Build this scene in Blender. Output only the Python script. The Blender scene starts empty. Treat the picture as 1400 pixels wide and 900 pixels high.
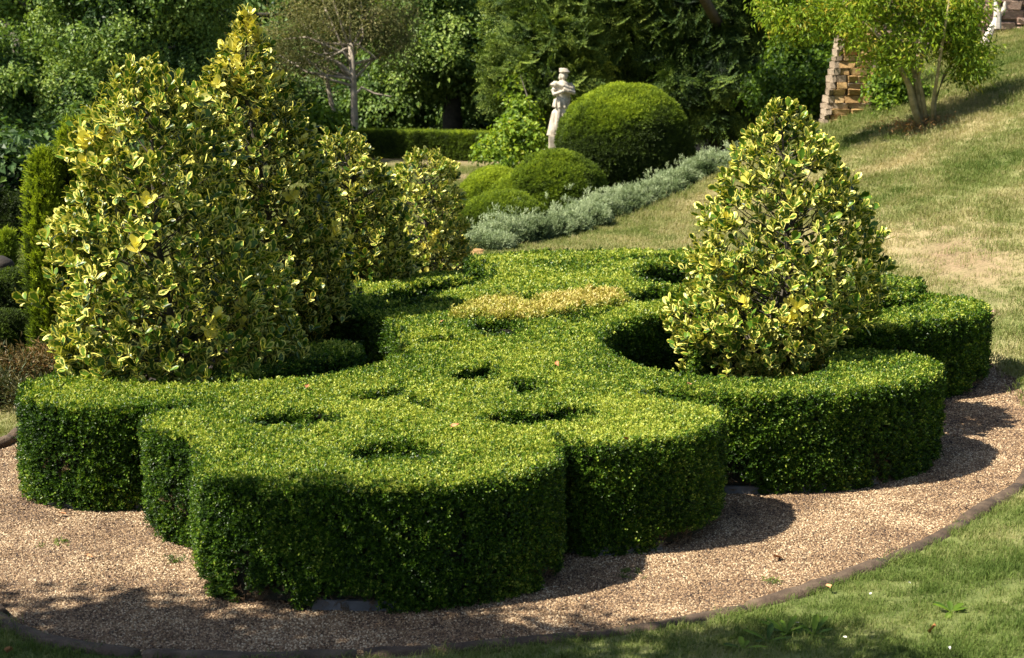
import bpy, bmesh, math, random
import numpy as np
from mathutils import Vector, Matrix
from mathutils.geometry import tessellate_polygon

rng = np.random.default_rng(11)
random.seed(11)
PI = math.pi
SC = bpy.context.scene
COL = SC.collection

# ---------------------------------------------------------------- camera, world, sun, exposure
F_PX, PITCH, EYE, TOP = 1950.0, math.radians(10.46), 2.57, 0.62
cam_data = bpy.data.cameras.new("camera")
cam = bpy.data.objects.new("camera", cam_data)
COL.objects.link(cam)
cam.location = (0, 0, EYE)
cam.rotation_euler = (PI / 2 - PITCH, 0, 0)
cam_data.sensor_width = 36
cam_data.lens = F_PX / 1400 * 36
cam_data.clip_start = 0.1
cam_data.clip_end = 400
cam_data.dof.use_dof = True
cam_data.dof.focus_distance = 9.6
cam_data.dof.aperture_fstop = 4.2
SC.camera = cam

SUN_TRAVEL = Vector((0.44, 0.13, -0.60)).normalized()
world = bpy.data.worlds.new("World")
SC.world = world
world.use_nodes = True
wn = world.node_tree.nodes
sky = wn.new("ShaderNodeTexSky")
sky.sky_type = 'NISHITA'
sky.sun_disc = False
to_sun = -SUN_TRAVEL
sky.sun_elevation = math.asin(to_sun.z)
sky.sun_rotation = math.atan2(to_sun.x, to_sun.y)
sky.air_density = 1.0
sky.dust_density = 1.5
world.node_tree.links.new(sky.outputs[0], wn["Background"].inputs[0])
wn["Background"].inputs[1].default_value = 0.060

sun_data = bpy.data.lights.new("sun", 'SUN')
sun_data.energy = 4.8
sun_data.angle = math.radians(0.53)
sun_data.color = (1.0, 0.92, 0.78)
sun = bpy.data.objects.new("sun", sun_data)
sun.rotation_euler = SUN_TRAVEL.to_track_quat('-Z', 'Y').to_euler()
COL.objects.link(sun)

SC.view_settings.view_transform = 'Standard'
SC.view_settings.look = 'None'
SC.view_settings.exposure = 1.5
SC.view_settings.gamma = 1.0
SC.cycles.max_bounces = 5
SC.cycles.diffuse_bounces = 3
SC.cycles.glossy_bounces = 2
SC.cycles.transmission_bounces = 3
SC.cycles.transparent_max_bounces = 4
SC.cycles.caustics_reflective = False
SC.cycles.caustics_refractive = False
SC.cycles.sample_clamp_indirect = 4.0

# ---------------------------------------------------------------- layout helpers
_fw = np.array([0, math.cos(PITCH), -math.sin(PITCH)])
_up = np.array([0, math.sin(PITCH), math.cos(PITCH)])
_rt = np.array([1.0, 0, 0])
def ray(px, py):
    return _fw + _rt * (px - 700) / F_PX + _up * (450 - py) / F_PX
def at(px, py, z=0.0):
    """the place on the level z seen at photo position px, py"""
    d = ray(px, py); t = (z - EYE) / d[2]
    return np.array([d[0] * t, d[1] * t, z])
def far(px, py, dist):
    """the place at ground distance dist seen at photo position px, py"""
    d = ray(px, py); t = dist / d[1]
    return np.array([d[0] * t, dist, EYE + d[2] * t])

def smooth(a, b, x):
    t = np.clip((np.asarray(x, float) - a) / (b - a), 0, 1)
    return t * t * (3 - 2 * t)

# smooth value noise in numpy
_perm = rng.permutation(256)
_vals = rng.random(256)
def vnoise(x, y, z=0.0):
    x, y, z = np.broadcast_arrays(np.asarray(x, float), np.asarray(y, float), np.asarray(z, float))
    xi, yi, zi = np.floor(x).astype(int), np.floor(y).astype(int), np.floor(z).astype(int)
    xf, yf, zf = x - xi, y - yi, z - zi
    u, v, w = xf * xf * (3 - 2 * xf), yf * yf * (3 - 2 * yf), zf * zf * (3 - 2 * zf)
    def h(i, j, k):
        return _vals[_perm[(_perm[(_perm[i & 255] + j) & 255] + k) & 255]]
    r = 0
    for di, a in ((0, 1 - u), (1, u)):
        for dj, b in ((0, 1 - v), (1, v)):
            for dk, c in ((0, 1 - w), (1, w)):
                r = r + a * b * c * h(xi + di, yi + dj, zi + dk)
    return r
def fbm(x, y, z=0.0, o=3):
    s, a, t = 0, 1.0, 0
    for k in range(o):
        s = s + a * vnoise(np.asarray(x) * 2 ** k + 17 * k, np.asarray(y) * 2 ** k + 5 * k, np.asarray(z) * 2 ** k); t += a; a *= .5
    return s / t

def catmull(pts, step=0.05):
    """closed curve through pts; a point given twice is a sharp corner"""
    P = np.array(pts, float); n = len(P); out = []
    for i in range(n):
        p0, p1, p2, p3 = P[i - 1], P[i], P[(i + 1) % n], P[(i + 2) % n]
        L = np.linalg.norm(p2 - p1)
        if L < 1e-6: continue
        if np.allclose(p0, p1): p0 = p1 - (p2 - p1) * .3
        if np.allclose(p2, p3): p3 = p2 + (p2 - p1) * .3
        k = max(1, int(L / step))
        for t in np.arange(k) / k:
            out.append(0.5 * ((2 * p1) + (-p0 + p2) * t + (2 * p0 - 5 * p1 + 4 * p2 - p3) * t * t + (-p0 + 3 * p1 - 3 * p2 + p3) * t ** 3))
    return np.array(out)
def inside(poly, x, y):
    x = np.asarray(x); y = np.asarray(y); r = np.zeros(x.shape, bool)
    x0, y0 = poly[:, 0], poly[:, 1]; x1, y1 = np.roll(x0, -1), np.roll(y0, -1)
    for a, b, c, d in zip(x0, y0, x1, y1):
        if b == d: continue
        m = (b > y) != (d > y)
        r ^= m & (x < (c - a) * (y - b) / (d - b) + a)
    return r
def dist_poly(poly, x, y):
    r = np.full(np.shape(x), 1e9)
    Q = np.roll(poly, -1, 0)
    for a, b in zip(poly, Q):
        d = b - a; L = d @ d + 1e-12
        t = np.clip(((x - a[0]) * d[0] + (y - a[1]) * d[1]) / L, 0, 1)
        r = np.minimum(r, np.hypot(x - a[0] - t * d[0], y - a[1] - t * d[1]))
    return r
def area(poly):
    x, y = poly[:, 0], poly[:, 1]
    return 0.5 * np.sum(x * np.roll(y, -1) - y * np.roll(x, -1))
def offset(poly, d):
    """move the outline inwards by d (outline counter-clockwise)"""
    t = np.roll(poly, -1, 0) - np.roll(poly, 1, 0)
    t /= np.linalg.norm(t, axis=1)[:, None] + 1e-9
    return poly + np.stack([-t[:, 1], t[:, 0]], 1) * d

# ---------------------------------------------------------------- the line of the kerb round the gravel
kerb_px = [(0, 838), (40, 862), (100, 880), (200, 892), (320, 898), (430, 897), (540, 890), (640, 883), (760, 872), (880, 855),
           (990, 834), (1080, 811), (1180, 776), (1240, 752), (1300, 722), (1345, 694), (1400, 655)]
kerb_pts = [tuple(at(x, y, .05)[:2]) for x, y in kerb_px] + [(3.68, 9.7), (4.0, 10.6), (4.15, 11.5), (4.22, 12.5), (4.15, 13.5), (3.85, 14.6), (3.1, 15.4), (2.2, 15.9), (.8, 16.1), (-1.0, 16.0),
           (-2.3, 14.8), (-3.05, 13.0), (-3.35, 11.4), tuple(at(26, 590, .05)[:2]), tuple(at(-6, 606, .05)[:2]), (-3.75, 9.0), (-3.6, 8.2), (-3.15, 7.35)]
KERB = catmull(kerb_pts, .12)

def ground_z(x, y):
    x = np.asarray(x, float); y = np.asarray(y, float)
    s = .365 * (x - 4.35) + .073 * (y - 12.3)
    s = .12 * np.logaddexp(0, s / .12)                     # soft foot of the bank
    s = 3.42 - .3 * np.logaddexp(0, (3.42 - s) / .3)       # soft crest
    s = np.maximum(s, 0)
    edge = np.where(x < 6.3, 25.7 + .15 * (x - 4), 26.05 + (x - 6.3) * 3.2)
    s = s * (1 - smooth(0, 1.6, y - edge) * (1 - smooth(9, 11, x)))
    back = .22 * smooth(22, 34, y) * (1 - smooth(4, 8, x)) + .10 * np.maximum(0, y - 50) * .6
    ins = inside(KERB, x, y)
    d = np.where(ins, 0, np.minimum(dist_poly(KERB[::3], x, y), 9))
    near = .165 * np.minimum(d, 6.2) * (1 - smooth(7.0, 10.5, y)) * (1 - .8 * smooth(-2.4, -4.2, x))
    bump = (fbm(x * .7, y * .7) - .5) * .12 * smooth(0, 2, d)
    lip = np.where(ins, -.035, .035)
    return np.where(ins, -.035, np.maximum(s, 0) + back + near + bump + lip)

def hit(px, py, d0=7.0, d1=60.0):
    """where the sight line through px, py first meets the ground"""
    d = ray(px, py); t = np.arange(d0, d1, .03); p = d[None] * (t / d[1])[:, None]; p[:, 2] += EYE
    k = np.nonzero(p[:, 2] <= ground_z(p[:, 0], p[:, 1]))[0]
    return p[k[0]] if len(k) else p[-1]

# ---------------------------------------------------------------- object helpers
def tag(o, label=None, cat=None, group=None, kind=None):
    if label: o['label'] = label
    if cat: o['category'] = cat
    if group: o['group'] = group
    if kind: o['kind'] = kind
    return o
def empty(name, loc, label=None, cat=None, group=None):
    o = bpy.data.objects.new(name, None); o.empty_display_size = .1; o.location = loc; COL.objects.link(o)
    return tag(o, label, cat, group)
def link(name, me, mat=None, parent=None, kind=None):
    o = bpy.data.objects.new(name, me); COL.objects.link(o)
    if mat and not me.materials: me.materials.append(mat)
    if parent:
        o.parent = parent
        o.matrix_parent_inverse = Matrix.Translation(-Vector(parent.location))
    if kind: o['kind'] = kind
    return o
def mesh(name, V, F, shade=False, attrs=None):
    me = bpy.data.meshes.new(name)
    me.from_pydata([tuple(v) for v in V], [], [tuple(f) for f in F])
    for k, a in (attrs or {}).items():
        at_ = me.attributes.new(k, 'FLOAT', 'POINT'); at_.data.foreach_set('value', np.asarray(a, np.float32))
    if shade: me.polygons.foreach_set('use_smooth', [True] * len(me.polygons))
    me.update()
    return me
class MB:
    """collects simple solids into one mesh"""
    def __init__(s): s.V = []; s.F = []; s.A = []
    def add(s, V, F, a=0.5):
        n = len(s.V); s.V += [tuple(v) for v in V]; s.F += [tuple(i + n for i in f) for f in F]; s.A += [a] * len(V)
    def tube(s, pts, radii, k=6, a=.5):
        pts = [np.array(p, float) for p in pts]; n = len(pts); V = []; F = []
        for i, p in enumerate(pts):
            t = pts[min(i + 1, n - 1)] - pts[max(i - 1, 0)]; t = t / (np.linalg.norm(t) + 1e-9)
            u = np.cross(t, [0, 0, 1] if abs(t[2]) < .9 else [1, 0, 0]); u /= np.linalg.norm(u); w = np.cross(t, u)
            for j in range(k):
                th = 2 * PI * j / k; V.append(p + radii[i] * (u * math.cos(th) + w * math.sin(th)))
        for i in range(n - 1):
            for j in range(k):
                F.append((i * k + j, i * k + (j + 1) % k, (i + 1) * k + (j + 1) % k, (i + 1) * k + j))
        F.append(tuple(range(k))[::-1]); F.append(tuple((n - 1) * k + j for j in range(k)))
        s.add(V, F, a)
    def build(s, name, mat, parent=None, kind=None, shade=False):
        return link(name, mesh(name, s.V, s.F, shade, {'v': s.A}), mat, parent, kind)

# ---------------------------------------------------------------- materials
def nodes(mat):
    mat.use_nodes = True
    return mat.node_tree.nodes, mat.node_tree.links
def mixcol(N, L, fac, a, b, mode='MIX'):
    m = N.new('ShaderNodeMix'); m.data_type = 'RGBA'; m.blend_type = mode
    for i, v in ((0, fac), (6, a), (7, b)):
        if isinstance(v, (int, float)): m.inputs[i].default_value = v
        elif isinstance(v, tuple): m.inputs[i].default_value = (*v, 1) if len(v) == 3 else v
        else: L.new(v, m.inputs[i])
    return m.outputs[2]
def math_n(N, L, op, a, b=None, c=None, clamp=False):
    m = N.new('ShaderNodeMath'); m.operation = op; m.use_clamp = clamp
    for i, v in enumerate((a, b, c)):
        if v is None: continue
        if isinstance(v, (int, float)): m.inputs[i].default_value = v
        else: L.new(v, m.inputs[i])
    return m.outputs[0]
def attr(N, name, inst=False):
    a = N.new('ShaderNodeAttribute'); a.attribute_name = name
    a.attribute_type = 'INSTANCER' if inst else 'GEOMETRY'
    return a.outputs['Fac']
def noise(N, L, scale, detail=3, vec=None, rough=.5):
    n = N.new('ShaderNodeTexNoise'); n.inputs['Scale'].default_value = scale; n.inputs['Detail'].default_value = detail; n.inputs['Roughness'].default_value = rough
    if vec is not None: L.new(vec, n.inputs['Vector'])
    return n.outputs['Fac']
def ramp(N, L, fac, stops):
    r = N.new('ShaderNodeValToRGB'); e = r.color_ramp.elements
    while len(e) < len(stops): e.new(.5)
    for k, (p, c) in enumerate(stops):
        e[k].position = p; e[k].color = (*c, 1)
    L.new(fac, r.inputs[0]); return r.outputs[0]
def objcoord(N):
    return N.new('ShaderNodeTexCoord').outputs['Object']
def worldpos(N):
    return N.new('ShaderNodeNewGeometry').outputs['Position']

def leaf_material(name, stops, rough=.45, trans=.25, spread=.45, margin=None, spec=.5, back=None):
    """stops: colour ramp read by tint (per instance) + v (per leaf)"""
    m = bpy.data.materials.new(name); N, L = nodes(m); N.clear()
    out = N.new('ShaderNodeOutputMaterial')
    t = math_n(N, L, 'ADD', attr(N, 'tint', True), math_n(N, L, 'MULTIPLY', math_n(N, L, 'SUBTRACT', attr(N, 'v'), .5), spread))
    info = N.new('ShaderNodeObjectInfo')
    t = math_n(N, L, 'ADD', t, math_n(N, L, 'MULTIPLY', math_n(N, L, 'SUBTRACT', info.outputs['Random'], .5), .18), clamp=True)
    c = ramp(N, L, t, stops)
    if margin:
        e = attr(N, 'edge')
        nz = noise(N, L, 60, 3, worldpos(N))
        e2 = math_n(N, L, 'ADD', e, math_n(N, L, 'MULTIPLY', math_n(N, L, 'SUBTRACT', nz, .5), 1.5))
        e2 = math_n(N, L, 'ADD', e2, math_n(N, L, 'MULTIPLY', math_n(N, L, 'SUBTRACT', info.outputs['Random'], .5), .75))
        f = math_n(N, L, 'MULTIPLY_ADD', e2, 5.0, -3.12, clamp=True)
        f = math_n(N, L, 'MAXIMUM', f, math_n(N, L, 'MULTIPLY_ADD', attr(N, 'tint', True), 12.0, -10.2, clamp=True))
        mc = mixcol(N, L, info.outputs['Random'], margin[0], margin[1])
        c = mixcol(N, L, f, c, mc)
    b = N.new('ShaderNodeBsdfPrincipled'); L.new(c, b.inputs['Base Color'])
    b.inputs['Roughness'].default_value = rough
    b.inputs['Specular IOR Level'].default_value = spec
    if trans > 0:
        tr = N.new('ShaderNodeBsdfTranslucent')
        L.new(mixcol(N, L, 1.0, c, (1.0, 1.0, .45), 'MULTIPLY'), tr.inputs[0])
        mx = N.new('ShaderNodeMixShader'); mx.inputs[0].default_value = trans
        L.new(b.outputs[0], mx.inputs[1]); L.new(tr.outputs[0], mx.inputs[2]); L.new(mx.outputs[0], out.inputs[0])
    else: L.new(b.outputs[0], out.inputs[0])
    return m
def plain_material(name, stops, scale=8, rough=.8, bump=.3, detail=5, bscale=None, vmix=0.0, world_space=False):
    m = bpy.data.materials.new(name); N, L = nodes(m); b = N['Principled BSDF']
    vec = worldpos(N) if world_space else objcoord(N)
    n = noise(N, L, scale, detail, vec, .6)
    if vmix:
        n = math_n(N, L, 'ADD', n, math_n(N, L, 'MULTIPLY', math_n(N, L, 'SUBTRACT', N.new('ShaderNodeObjectInfo').outputs['Random'], .5), vmix))
    L.new(ramp(N, L, n, stops), b.inputs['Base Color'])
    b.inputs['Roughness'].default_value = rough
    if bump:
        bp = N.new('ShaderNodeBump'); bp.inputs['Strength'].default_value = bump; bp.inputs['Distance'].default_value = .02
        L.new(noise(N, L, bscale or scale * 4, 5, vec, .65), bp.inputs['Height']); L.new(bp.outputs[0], b.inputs['Normal'])
    return m

M = {}
M['box'] = leaf_material('box_leaf', [(0, (.014, .038, .005)), (.35, (.042, .095, .008)), (.65, (.108, .205, .012)), (1, (.44, .48, .08))], .42, .34, 1.0, spec=.3)
M['gold'] = leaf_material('golden_leaf', [(0, (.04, .09, .010)), (.35, (.16, .22, .02)), (.6, (.33, .33, .045)), (1, (.52, .43, .13))], .5, .25, .5)
M['holly'] = leaf_material('variegated_leaf', [(0, (.018, .048, .005)), (.5, (.065, .140, .012)), (1, (.18, .27, .025))], .40, .14, .7, margin=((.66, .56, .06), (.66, .62, .17)), spec=.3)
M['broad'] = leaf_material('broad_leaf', [(0, (.010, .026, .008)), (.3, (.045, .095, .022)), (.6, (.14, .23, .045)), (1, (.34, .43, .09))], .5, .34, .4, spec=.3)
M['brown'] = leaf_material('thin_brown_leaf', [(0, (.07, .085, .028)), (.5, (.20, .21, .08)), (1, (.36, .31, .15))], .7, .3, .5, spec=.2)
M['needle'] = leaf_material('needle_leaf', [(0, (.008, .020, .005)), (.3, (.034, .070, .014)), (.6, (.115, .175, .026)), (1, (.26, .32, .05))], .6, .22, .5, spec=.2)
M['yew'] = leaf_material('yew_leaf', [(0, (.016, .026, .008)), (.35, (.040, .066, .012)), (.65, (.13, .20, .014)), (1, (.36, .44, .03))], .6, .28, .45, spec=.2)
M['silver'] = leaf_material('silver_leaf', [(0, (.05, .085, .03)), (.4, (.17, .23, .10)), (1, (.46, .53, .33))], .7, .15, .6, spec=.2)
M['lime'] = leaf_material('yellow_green_leaf', [(0, (.045, .095, .012)), (.4, (.15, .25, .020)), (.75, (.32, .42, .035)), (1, (.48, .38, .06))], .5, .45, .6, spec=.25)
M['grass'] = leaf_material('grass_blade', [(0, (.048, .085, .014)), (.35, (.12, .17, .035)), (.65, (.26, .26, .10)), (1, (.43, .36, .20))], .7, .3, .45, spec=.15)
M['rust'] = leaf_material('rusty_leaf', [(0, (.05, .07, .02)), (.5, (.17, .12, .04)), (1, (.33, .17, .06))], .6, .2, .6)
M['deadtwig'] = leaf_material('dead_twig', [(0, (.06, .04, .02)), (.5, (.16, .105, .06)), (1, (.28, .20, .12))], .8, 0, .6, spec=.1)
M['core'] = plain_material('twiggy_core', [(.3, (.010, .012, .005)), (.7, (.030, .026, .012))], 14, .95, .5)
M['yewcore'] = plain_material('yew_core', [(.3, (.012, .017, .006)), (.7, (.026, .034, .012))], 14, .95, .5)
M['bark'] = plain_material('bark', [(.3, (.03, .026, .018)), (.7, (.085, .072, .05))], 9, .9, .6)
M['pale_bark'] = plain_material('pale_bark', [(.3, (.20, .16, .12)), (.7, (.42, .36, .28))], 7, .85, .4)
M['mossy_bark'] = plain_material('mossy_bark', [(.3, (.14, .12, .04)), (.7, (.34, .29, .15))], 9, .85, .4)
M['soil'] = plain_material('dark_soil', [(.3, (.010, .007, .005)), (.7, (.030, .021, .014))], 30, .95, .8)
M['kerb'] = plain_material('weathered_kerb', [(.25, (.024, .015, .008)), (.5, (.065, .042, .025)), (.75, (.13, .092, .058))], 9, .9, .8, vmix=.12, world_space=True)
M['edging'] = plain_material('edging_board', [(.3, (.06, .058, .056)), (.7, (.17, .165, .165))], 5, .6, .3)
M['stone'] = plain_material('sandstone', [(.25, (.22, .125, .045)), (.5, (.38, .235, .085)), (.8, (.50, .37, .20))], 5, .85, .6, vmix=.35)
M['greystone'] = plain_material('grey_sandstone', [(.25, (.17, .125, .08)), (.5, (.27, .205, .14)), (.8, (.38, .31, .22))], 5, .85, .6, vmix=.3)
M['redstone'] = plain_material('pink_sandstone', [(.25, (.20, .12, .085)), (.5, (.33, .21, .155)), (.8, (.44, .31, .24))], 4, .85, .6, vmix=.35)
M['mortar'] = plain_material('wall_joint', [(.3, (.07, .05, .035)), (.7, (.14, .10, .07))], 8, .95, .4)
M['marble'] = plain_material('weathered_statue_stone', [(.3, (.20, .17, .12)), (.5, (.44, .39, .31)), (.75, (.58, .53, .45))], 6, .8, .35, bscale=30)
M['rock'] = plain_material('dark_rock', [(.3, (.008, .006, .004)), (.7, (.030, .022, .014))], 3, .9, .8)
M['pale_rock'] = plain_material('pale_rock', [(.3, (.40, .34, .28)), (.7, (.66, .60, .54))], 5, .85, .5)
M['deadleaf'] = plain_material('dead_leaf', [(.3, (.30, .12, .04)), (.7, (.52, .27, .12))], 30, .7, .2, vmix=.4)
M['white_petal'] = plain_material('white_petal', [(.3, (.66, .64, .52)), (.7, (.80, .79, .70))], 30, .7, 0)

def ground_material():
    m = bpy.data.materials.new('bank_and_lawn'); N, L = nodes(m); b = N['Principled BSDF']
    p = worldpos(N)
    n1 = noise(N, L, 2.2, 6, p, .65); n2 = noise(N, L, 28, 4, p, .7)
    dry = attr(N, 'dry'); soil = attr(N, 'soil')
    f = math_n(N, L, 'ADD', dry, math_n(N, L, 'MULTIPLY', math_n(N, L, 'SUBTRACT', n1, .5), .5))
    f = math_n(N, L, 'ADD', f, math_n(N, L, 'MULTIPLY', math_n(N, L, 'SUBTRACT', n2, .5), .7), clamp=True)
    g = ramp(N, L, f, [(0, (.052, .080, .018)), (.4, (.135, .160, .050)), (.7, (.26, .245, .115)), (1, (.37, .30, .17))])
    s = ramp(N, L, n2, [(.3, (.09, .055, .033)), (.7, (.24, .155, .10))])
    sf = math_n(N, L, 'ADD', soil, math_n(N, L, 'MULTIPLY', math_n(N, L, 'SUBTRACT', n1, .5), .6), clamp=True)
    L.new(mixcol(N, L, attr(N, 'litter_shade'), mixcol(N, L, sf, g, s), (.005, .0045, .003)), b.inputs['Base Color'])  # near-black leaf litter, the trees' shade put into its colour
    b.inputs['Roughness'].default_value = .95; b.inputs['Specular IOR Level'].default_value = .15
    bp = N.new('ShaderNodeBump'); bp.inputs['Strength'].default_value = .8; bp.inputs['Distance'].default_value = .04
    L.new(noise(N, L, 14, 6, p, .7), bp.inputs['Height']); L.new(bp.outputs[0], b.inputs['Normal'])
    return m
def gravel_base_material():
    m = bpy.data.materials.new('gravel_bed'); N, L = nodes(m); b = N['Principled BSDF']
    p = worldpos(N)
    v = N.new('ShaderNodeTexVoronoi'); v.inputs['Scale'].default_value = 75; L.new(p, v.inputs['Vector'])
    c = ramp(N, L, noise(N, L, 60, 2, v.outputs['Position']), [(.3, (.06, .037, .022)), (.5, (.13, .085, .055)), (.7, (.24, .18, .12))])
    L.new(c, b.inputs['Base Color']); b.inputs['Roughness'].default_value = .9
    bp = N.new('ShaderNodeBump'); bp.inputs['Strength'].default_value = .9; bp.inputs['Distance'].default_value = .008; bp.invert = True
    L.new(v.outputs['Distance'], bp.inputs['Height']); L.new(bp.outputs[0], b.inputs['Normal'])
    return m
def pebble_material():
    m = bpy.data.materials.new('pebble'); N, L = nodes(m); b = N['Principled BSDF']
    t = math_n(N, L, 'ADD', attr(N, 'v'), math_n(N, L, 'MULTIPLY', math_n(N, L, 'SUBTRACT', noise(N, L, 1.6, 5, worldpos(N), .65), .52), 1.1), clamp=True)
    c = ramp(N, L, t, [(0, (.030, .016, .009)), (.25, (.10, .056, .027)), (.55, (.205, .125, .062)), (.8, (.32, .215, .115)), (1, (.56, .45, .29))])
    L.new(c, b.inputs['Base Color']); b.inputs['Roughness'].default_value = .7
    return m
M['ground'] = ground_material(); M['gravel_bed'] = gravel_base_material(); M['pebble'] = pebble_material()

# ---------------------------------------------------------------- small plant pieces that get spread over hedges, crowns and lawns
def add_leaf(V, F, A, E, base, d, n, length, width, v, fold=.18, margin=False, curl=.1, bud=False):
    d = d / np.linalg.norm(d); s = np.cross(d, n); s /= np.linalg.norm(s) + 1e-9; n = np.cross(s, d)
    i = len(V)
    if not margin:
        V += [base, base + d * length * .5 + s * width * .5 + n * width * fold, base + d * length - n * length * curl, base + d * length * .5 - s * width * .5 + n * width * fold]
        F += [(i, i + 1, i + 2), (i, i + 2, i + 3)]; A += [v] * 4; E += [0] * 4
    else:
        rows = [(0, .12), (.25, .50), (.55, .92), (.82, .88), (1, .22)]
        for t, w in rows:
            c = base + d * length * t - n * length * curl * t * t
            for q in (-1, -.55, 0, .55, 1):
                V.append(c + s * width * .5 * w * q + n * width * fold * abs(q) ** 1.5); A.append(v)
                E.append(1.0 if abs(q) == 1 or t in (0, 1) else (.42 if abs(q) > .5 else .12) + (.22 if t > .7 else 0))
        for r in range(4):
            for c in range(4):
                a = i + r * 5 + c; F.append((a, a + 1, a + 6, a + 5))
def rdir(r, up=0.0):
    d = r.normal(size=3); d /= np.linalg.norm(d); d[2] += up; return d / np.linalg.norm(d)
def source(name, V, F, A, mat, E=None, shade=False):
    at_ = {'v': A}
    if E is not None: at_['edge'] = E
    me = mesh(name, V, F, shade, at_); me.materials.append(mat)
    return bpy.data.objects.new(name, me)          # only a geometry source; never linked to the scene
def sprig_source(name, mat, seed, shoots, spread, height, leaf, width, per, splay=.75):
    """a tuft of short leafy shoots growing along +z"""
    r = np.random.default_rng(seed); V, F, A, E = [], [], [], []
    for k in range(shoots):
        b = np.array([r.uniform(-spread, spread), r.uniform(-spread, spread), -height * .5])
        ax = np.array([r.normal() * .35, r.normal() * .35, 1.0]); ax /= np.linalg.norm(ax)
        h = height * r.uniform(.7, 1.25); sv = r.random()
        for j in range(per):
            t = (j + .5) / per; th = j * 2.4 + r.random()
            rad = np.array([math.cos(th), math.sin(th), 0])
            d = rad * splay + ax * (.25 + .9 * t) + r.normal(size=3) * .15
            n = ax * .9 - rad * .5 + r.normal(size=3) * .2
            add_leaf(V, F, A, E, b + ax * h * t, d, n, leaf * r.uniform(.75, 1.2), width * r.uniform(.8, 1.15), np.clip(.55 * sv + .45 * r.random() + .15 * (t - .5), 0, 1))
    return source(name, V, F, A, mat)
def frond_source(name, mat, seed, length, n, leaf, width, droop=.3):
    """a flattened spray with needles or narrow leaves both sides, along +z"""
    r = np.random.default_rng(seed); V, F, A, E = [], [], [], []
    for br in range(5):
        a0 = (br - 2) * .42 + r.normal() * .1; ln = length * (1 - .13 * abs(br - 2)) * r.uniform(.8, 1.1); sv = r.random()
        dirb = np.array([math.sin(a0), 0, math.cos(a0)])
        for j in range(n):
            t = (j + .6) / n; p = dirb * ln * t + np.array([0, -droop * ln * t * t, 0])
            for q in (-1, 1):
                side = np.array([math.cos(a0), 0, -math.sin(a0)]) * q
                d = side + dirb * .8 + np.array([0, r.normal() * .25, 0])
                add_leaf(V, F, A, E, p, d, np.array([r.normal() * .3, 1, r.normal() * .3]), leaf * r.uniform(.7, 1.2) * (1.1 - .4 * t), width, np.clip(.5 * sv + .5 * r.random() + .2 * (t - .5), 0, 1))
    return source(name, V, F, A, mat)
def clump_source(name, mat, seed, n, spread, leaf, width, droop=.4):
    """broad leaves loosely round a twig end"""
    r = np.random.default_rng(seed); V, F, A, E = [], [], [], []
    for k in range(n):
        p = r.normal(size=3) * spread * np.array([1, 1, .55]); d = np.array([p[0], p[1], -droop * spread]) + r.normal(size=3) * spread * .6
        add_leaf(V, F, A, E, p, d, np.array([0, 0, 1.0]) + r.normal(size=3) * .45, leaf * r.uniform(.6, 1.2), width * r.uniform(.7, 1.2), r.random(), .15, curl=.2)
    return source(name, V, F, A, mat)

S = {}
S['box'] = [sprig_source('box_sprig', M['box'], 10 + k, 9, .028, .022, .0145, .0092, 6) for k in range(4)]
S['gold'] = [sprig_source('gold_sprig', M['gold'], 20 + k, 6, .030, .032, .020, .010, 7) for k in range(3)]
S['yewtuft'] = [sprig_source('yew_tuft', M['yew'], 30 + k, 7, .06, .07, .05, .012, 8) for k in range(3)]
S['yewplume'] = [sprig_source('yew_plume', M['yew'], 35 + k, 3, .025, .16, .06, .016, 14, .5) for k in range(3)]
S['silver'] = [sprig_source('silver_sprig', M['silver'], 40 + k, 5, .04, .11, .045, .013, 9, .6) for k in range(3)]
S['frond'] = [frond_source('needle_frond', M['needle'], 50 + k, .42, 8, .10, .026) for k in range(4)]
S['broad'] = [clump_source('leaf_clump', M['broad'], 60 + k, 16, .15, .15, .085) for k in range(4)]
S['brown'] = [clump_source('brown_clump', M['brown'], 70 + k, 14, .17, .085, .025) for k in range(3)]
S['lime'] = [clump_source('lime_clump', M['lime'], 80 + k, 12, .085, .105, .030, 1.2) for k in range(4)]
S['limebroad'] = [clump_source('lime_broad_clump', M['lime'], 85 + k, 12, .09, .085, .06, .5) for k in range(3)]
S['deadtwig'] = [frond_source('dead_twig', M['deadtwig'], 95 + k, .05, 3, .016, .004) for k in range(2)]
def scrap_source(name, seed):
    V, F, A, E = [], [], [], []; r = np.random.default_rng(seed)
    add_leaf(V, F, A, E, np.zeros(3), np.array([1.0, 0, .1]), np.array([0, 0, 1.0]), .024, .014, r.random(), .3, True, .4)
    return source(name, V, F, A, M['deadtwig'])
S['scrap'] = [scrap_source('leaf_scrap', 97 + k) for k in range(3)]
S['rust'] = [clump_source('rust_clump', M['rust'], 90 + k, 16, .08, .06, .012, -.6) for k in range(3)]
def grass_source(name, seed, n, size, h):
    r = np.random.default_rng(seed); V, F, A = [], [], []
    for k in range(n):
        b = np.array([r.uniform(-size, size), r.uniform(-size, size), -.01]); th = r.uniform(0, 2 * PI); lean = r.uniform(.1, 1.1); hh = h * r.uniform(.4, 1.3)
        o = np.array([math.cos(th), math.sin(th), 0]); s = np.array([-o[1], o[0], 0]) * .0022; i = len(V)
        m_ = b + o * lean * hh * .3 + np.array([0, 0, hh * .6]); t = b + o * lean * hh + np.array([0, 0, hh * (1 - .25 * lean)])
        V += [b - s, b + s, m_ + s * .8, m_ - s * .8, t]; F += [(i, i + 1, i + 2, i + 3), (i + 3, i + 2, i + 4)]; A += [r.random()] * 5
    return source(name, V, F, A, M['grass'])
S['grass'] = [grass_source('grass_tuft', 100 + k, 90, .11, .055) for k in range(4)]
S['shortgrass'] = [grass_source('short_grass_tuft', 110 + k, 110, .16, .05) for k in range(3)]
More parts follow.
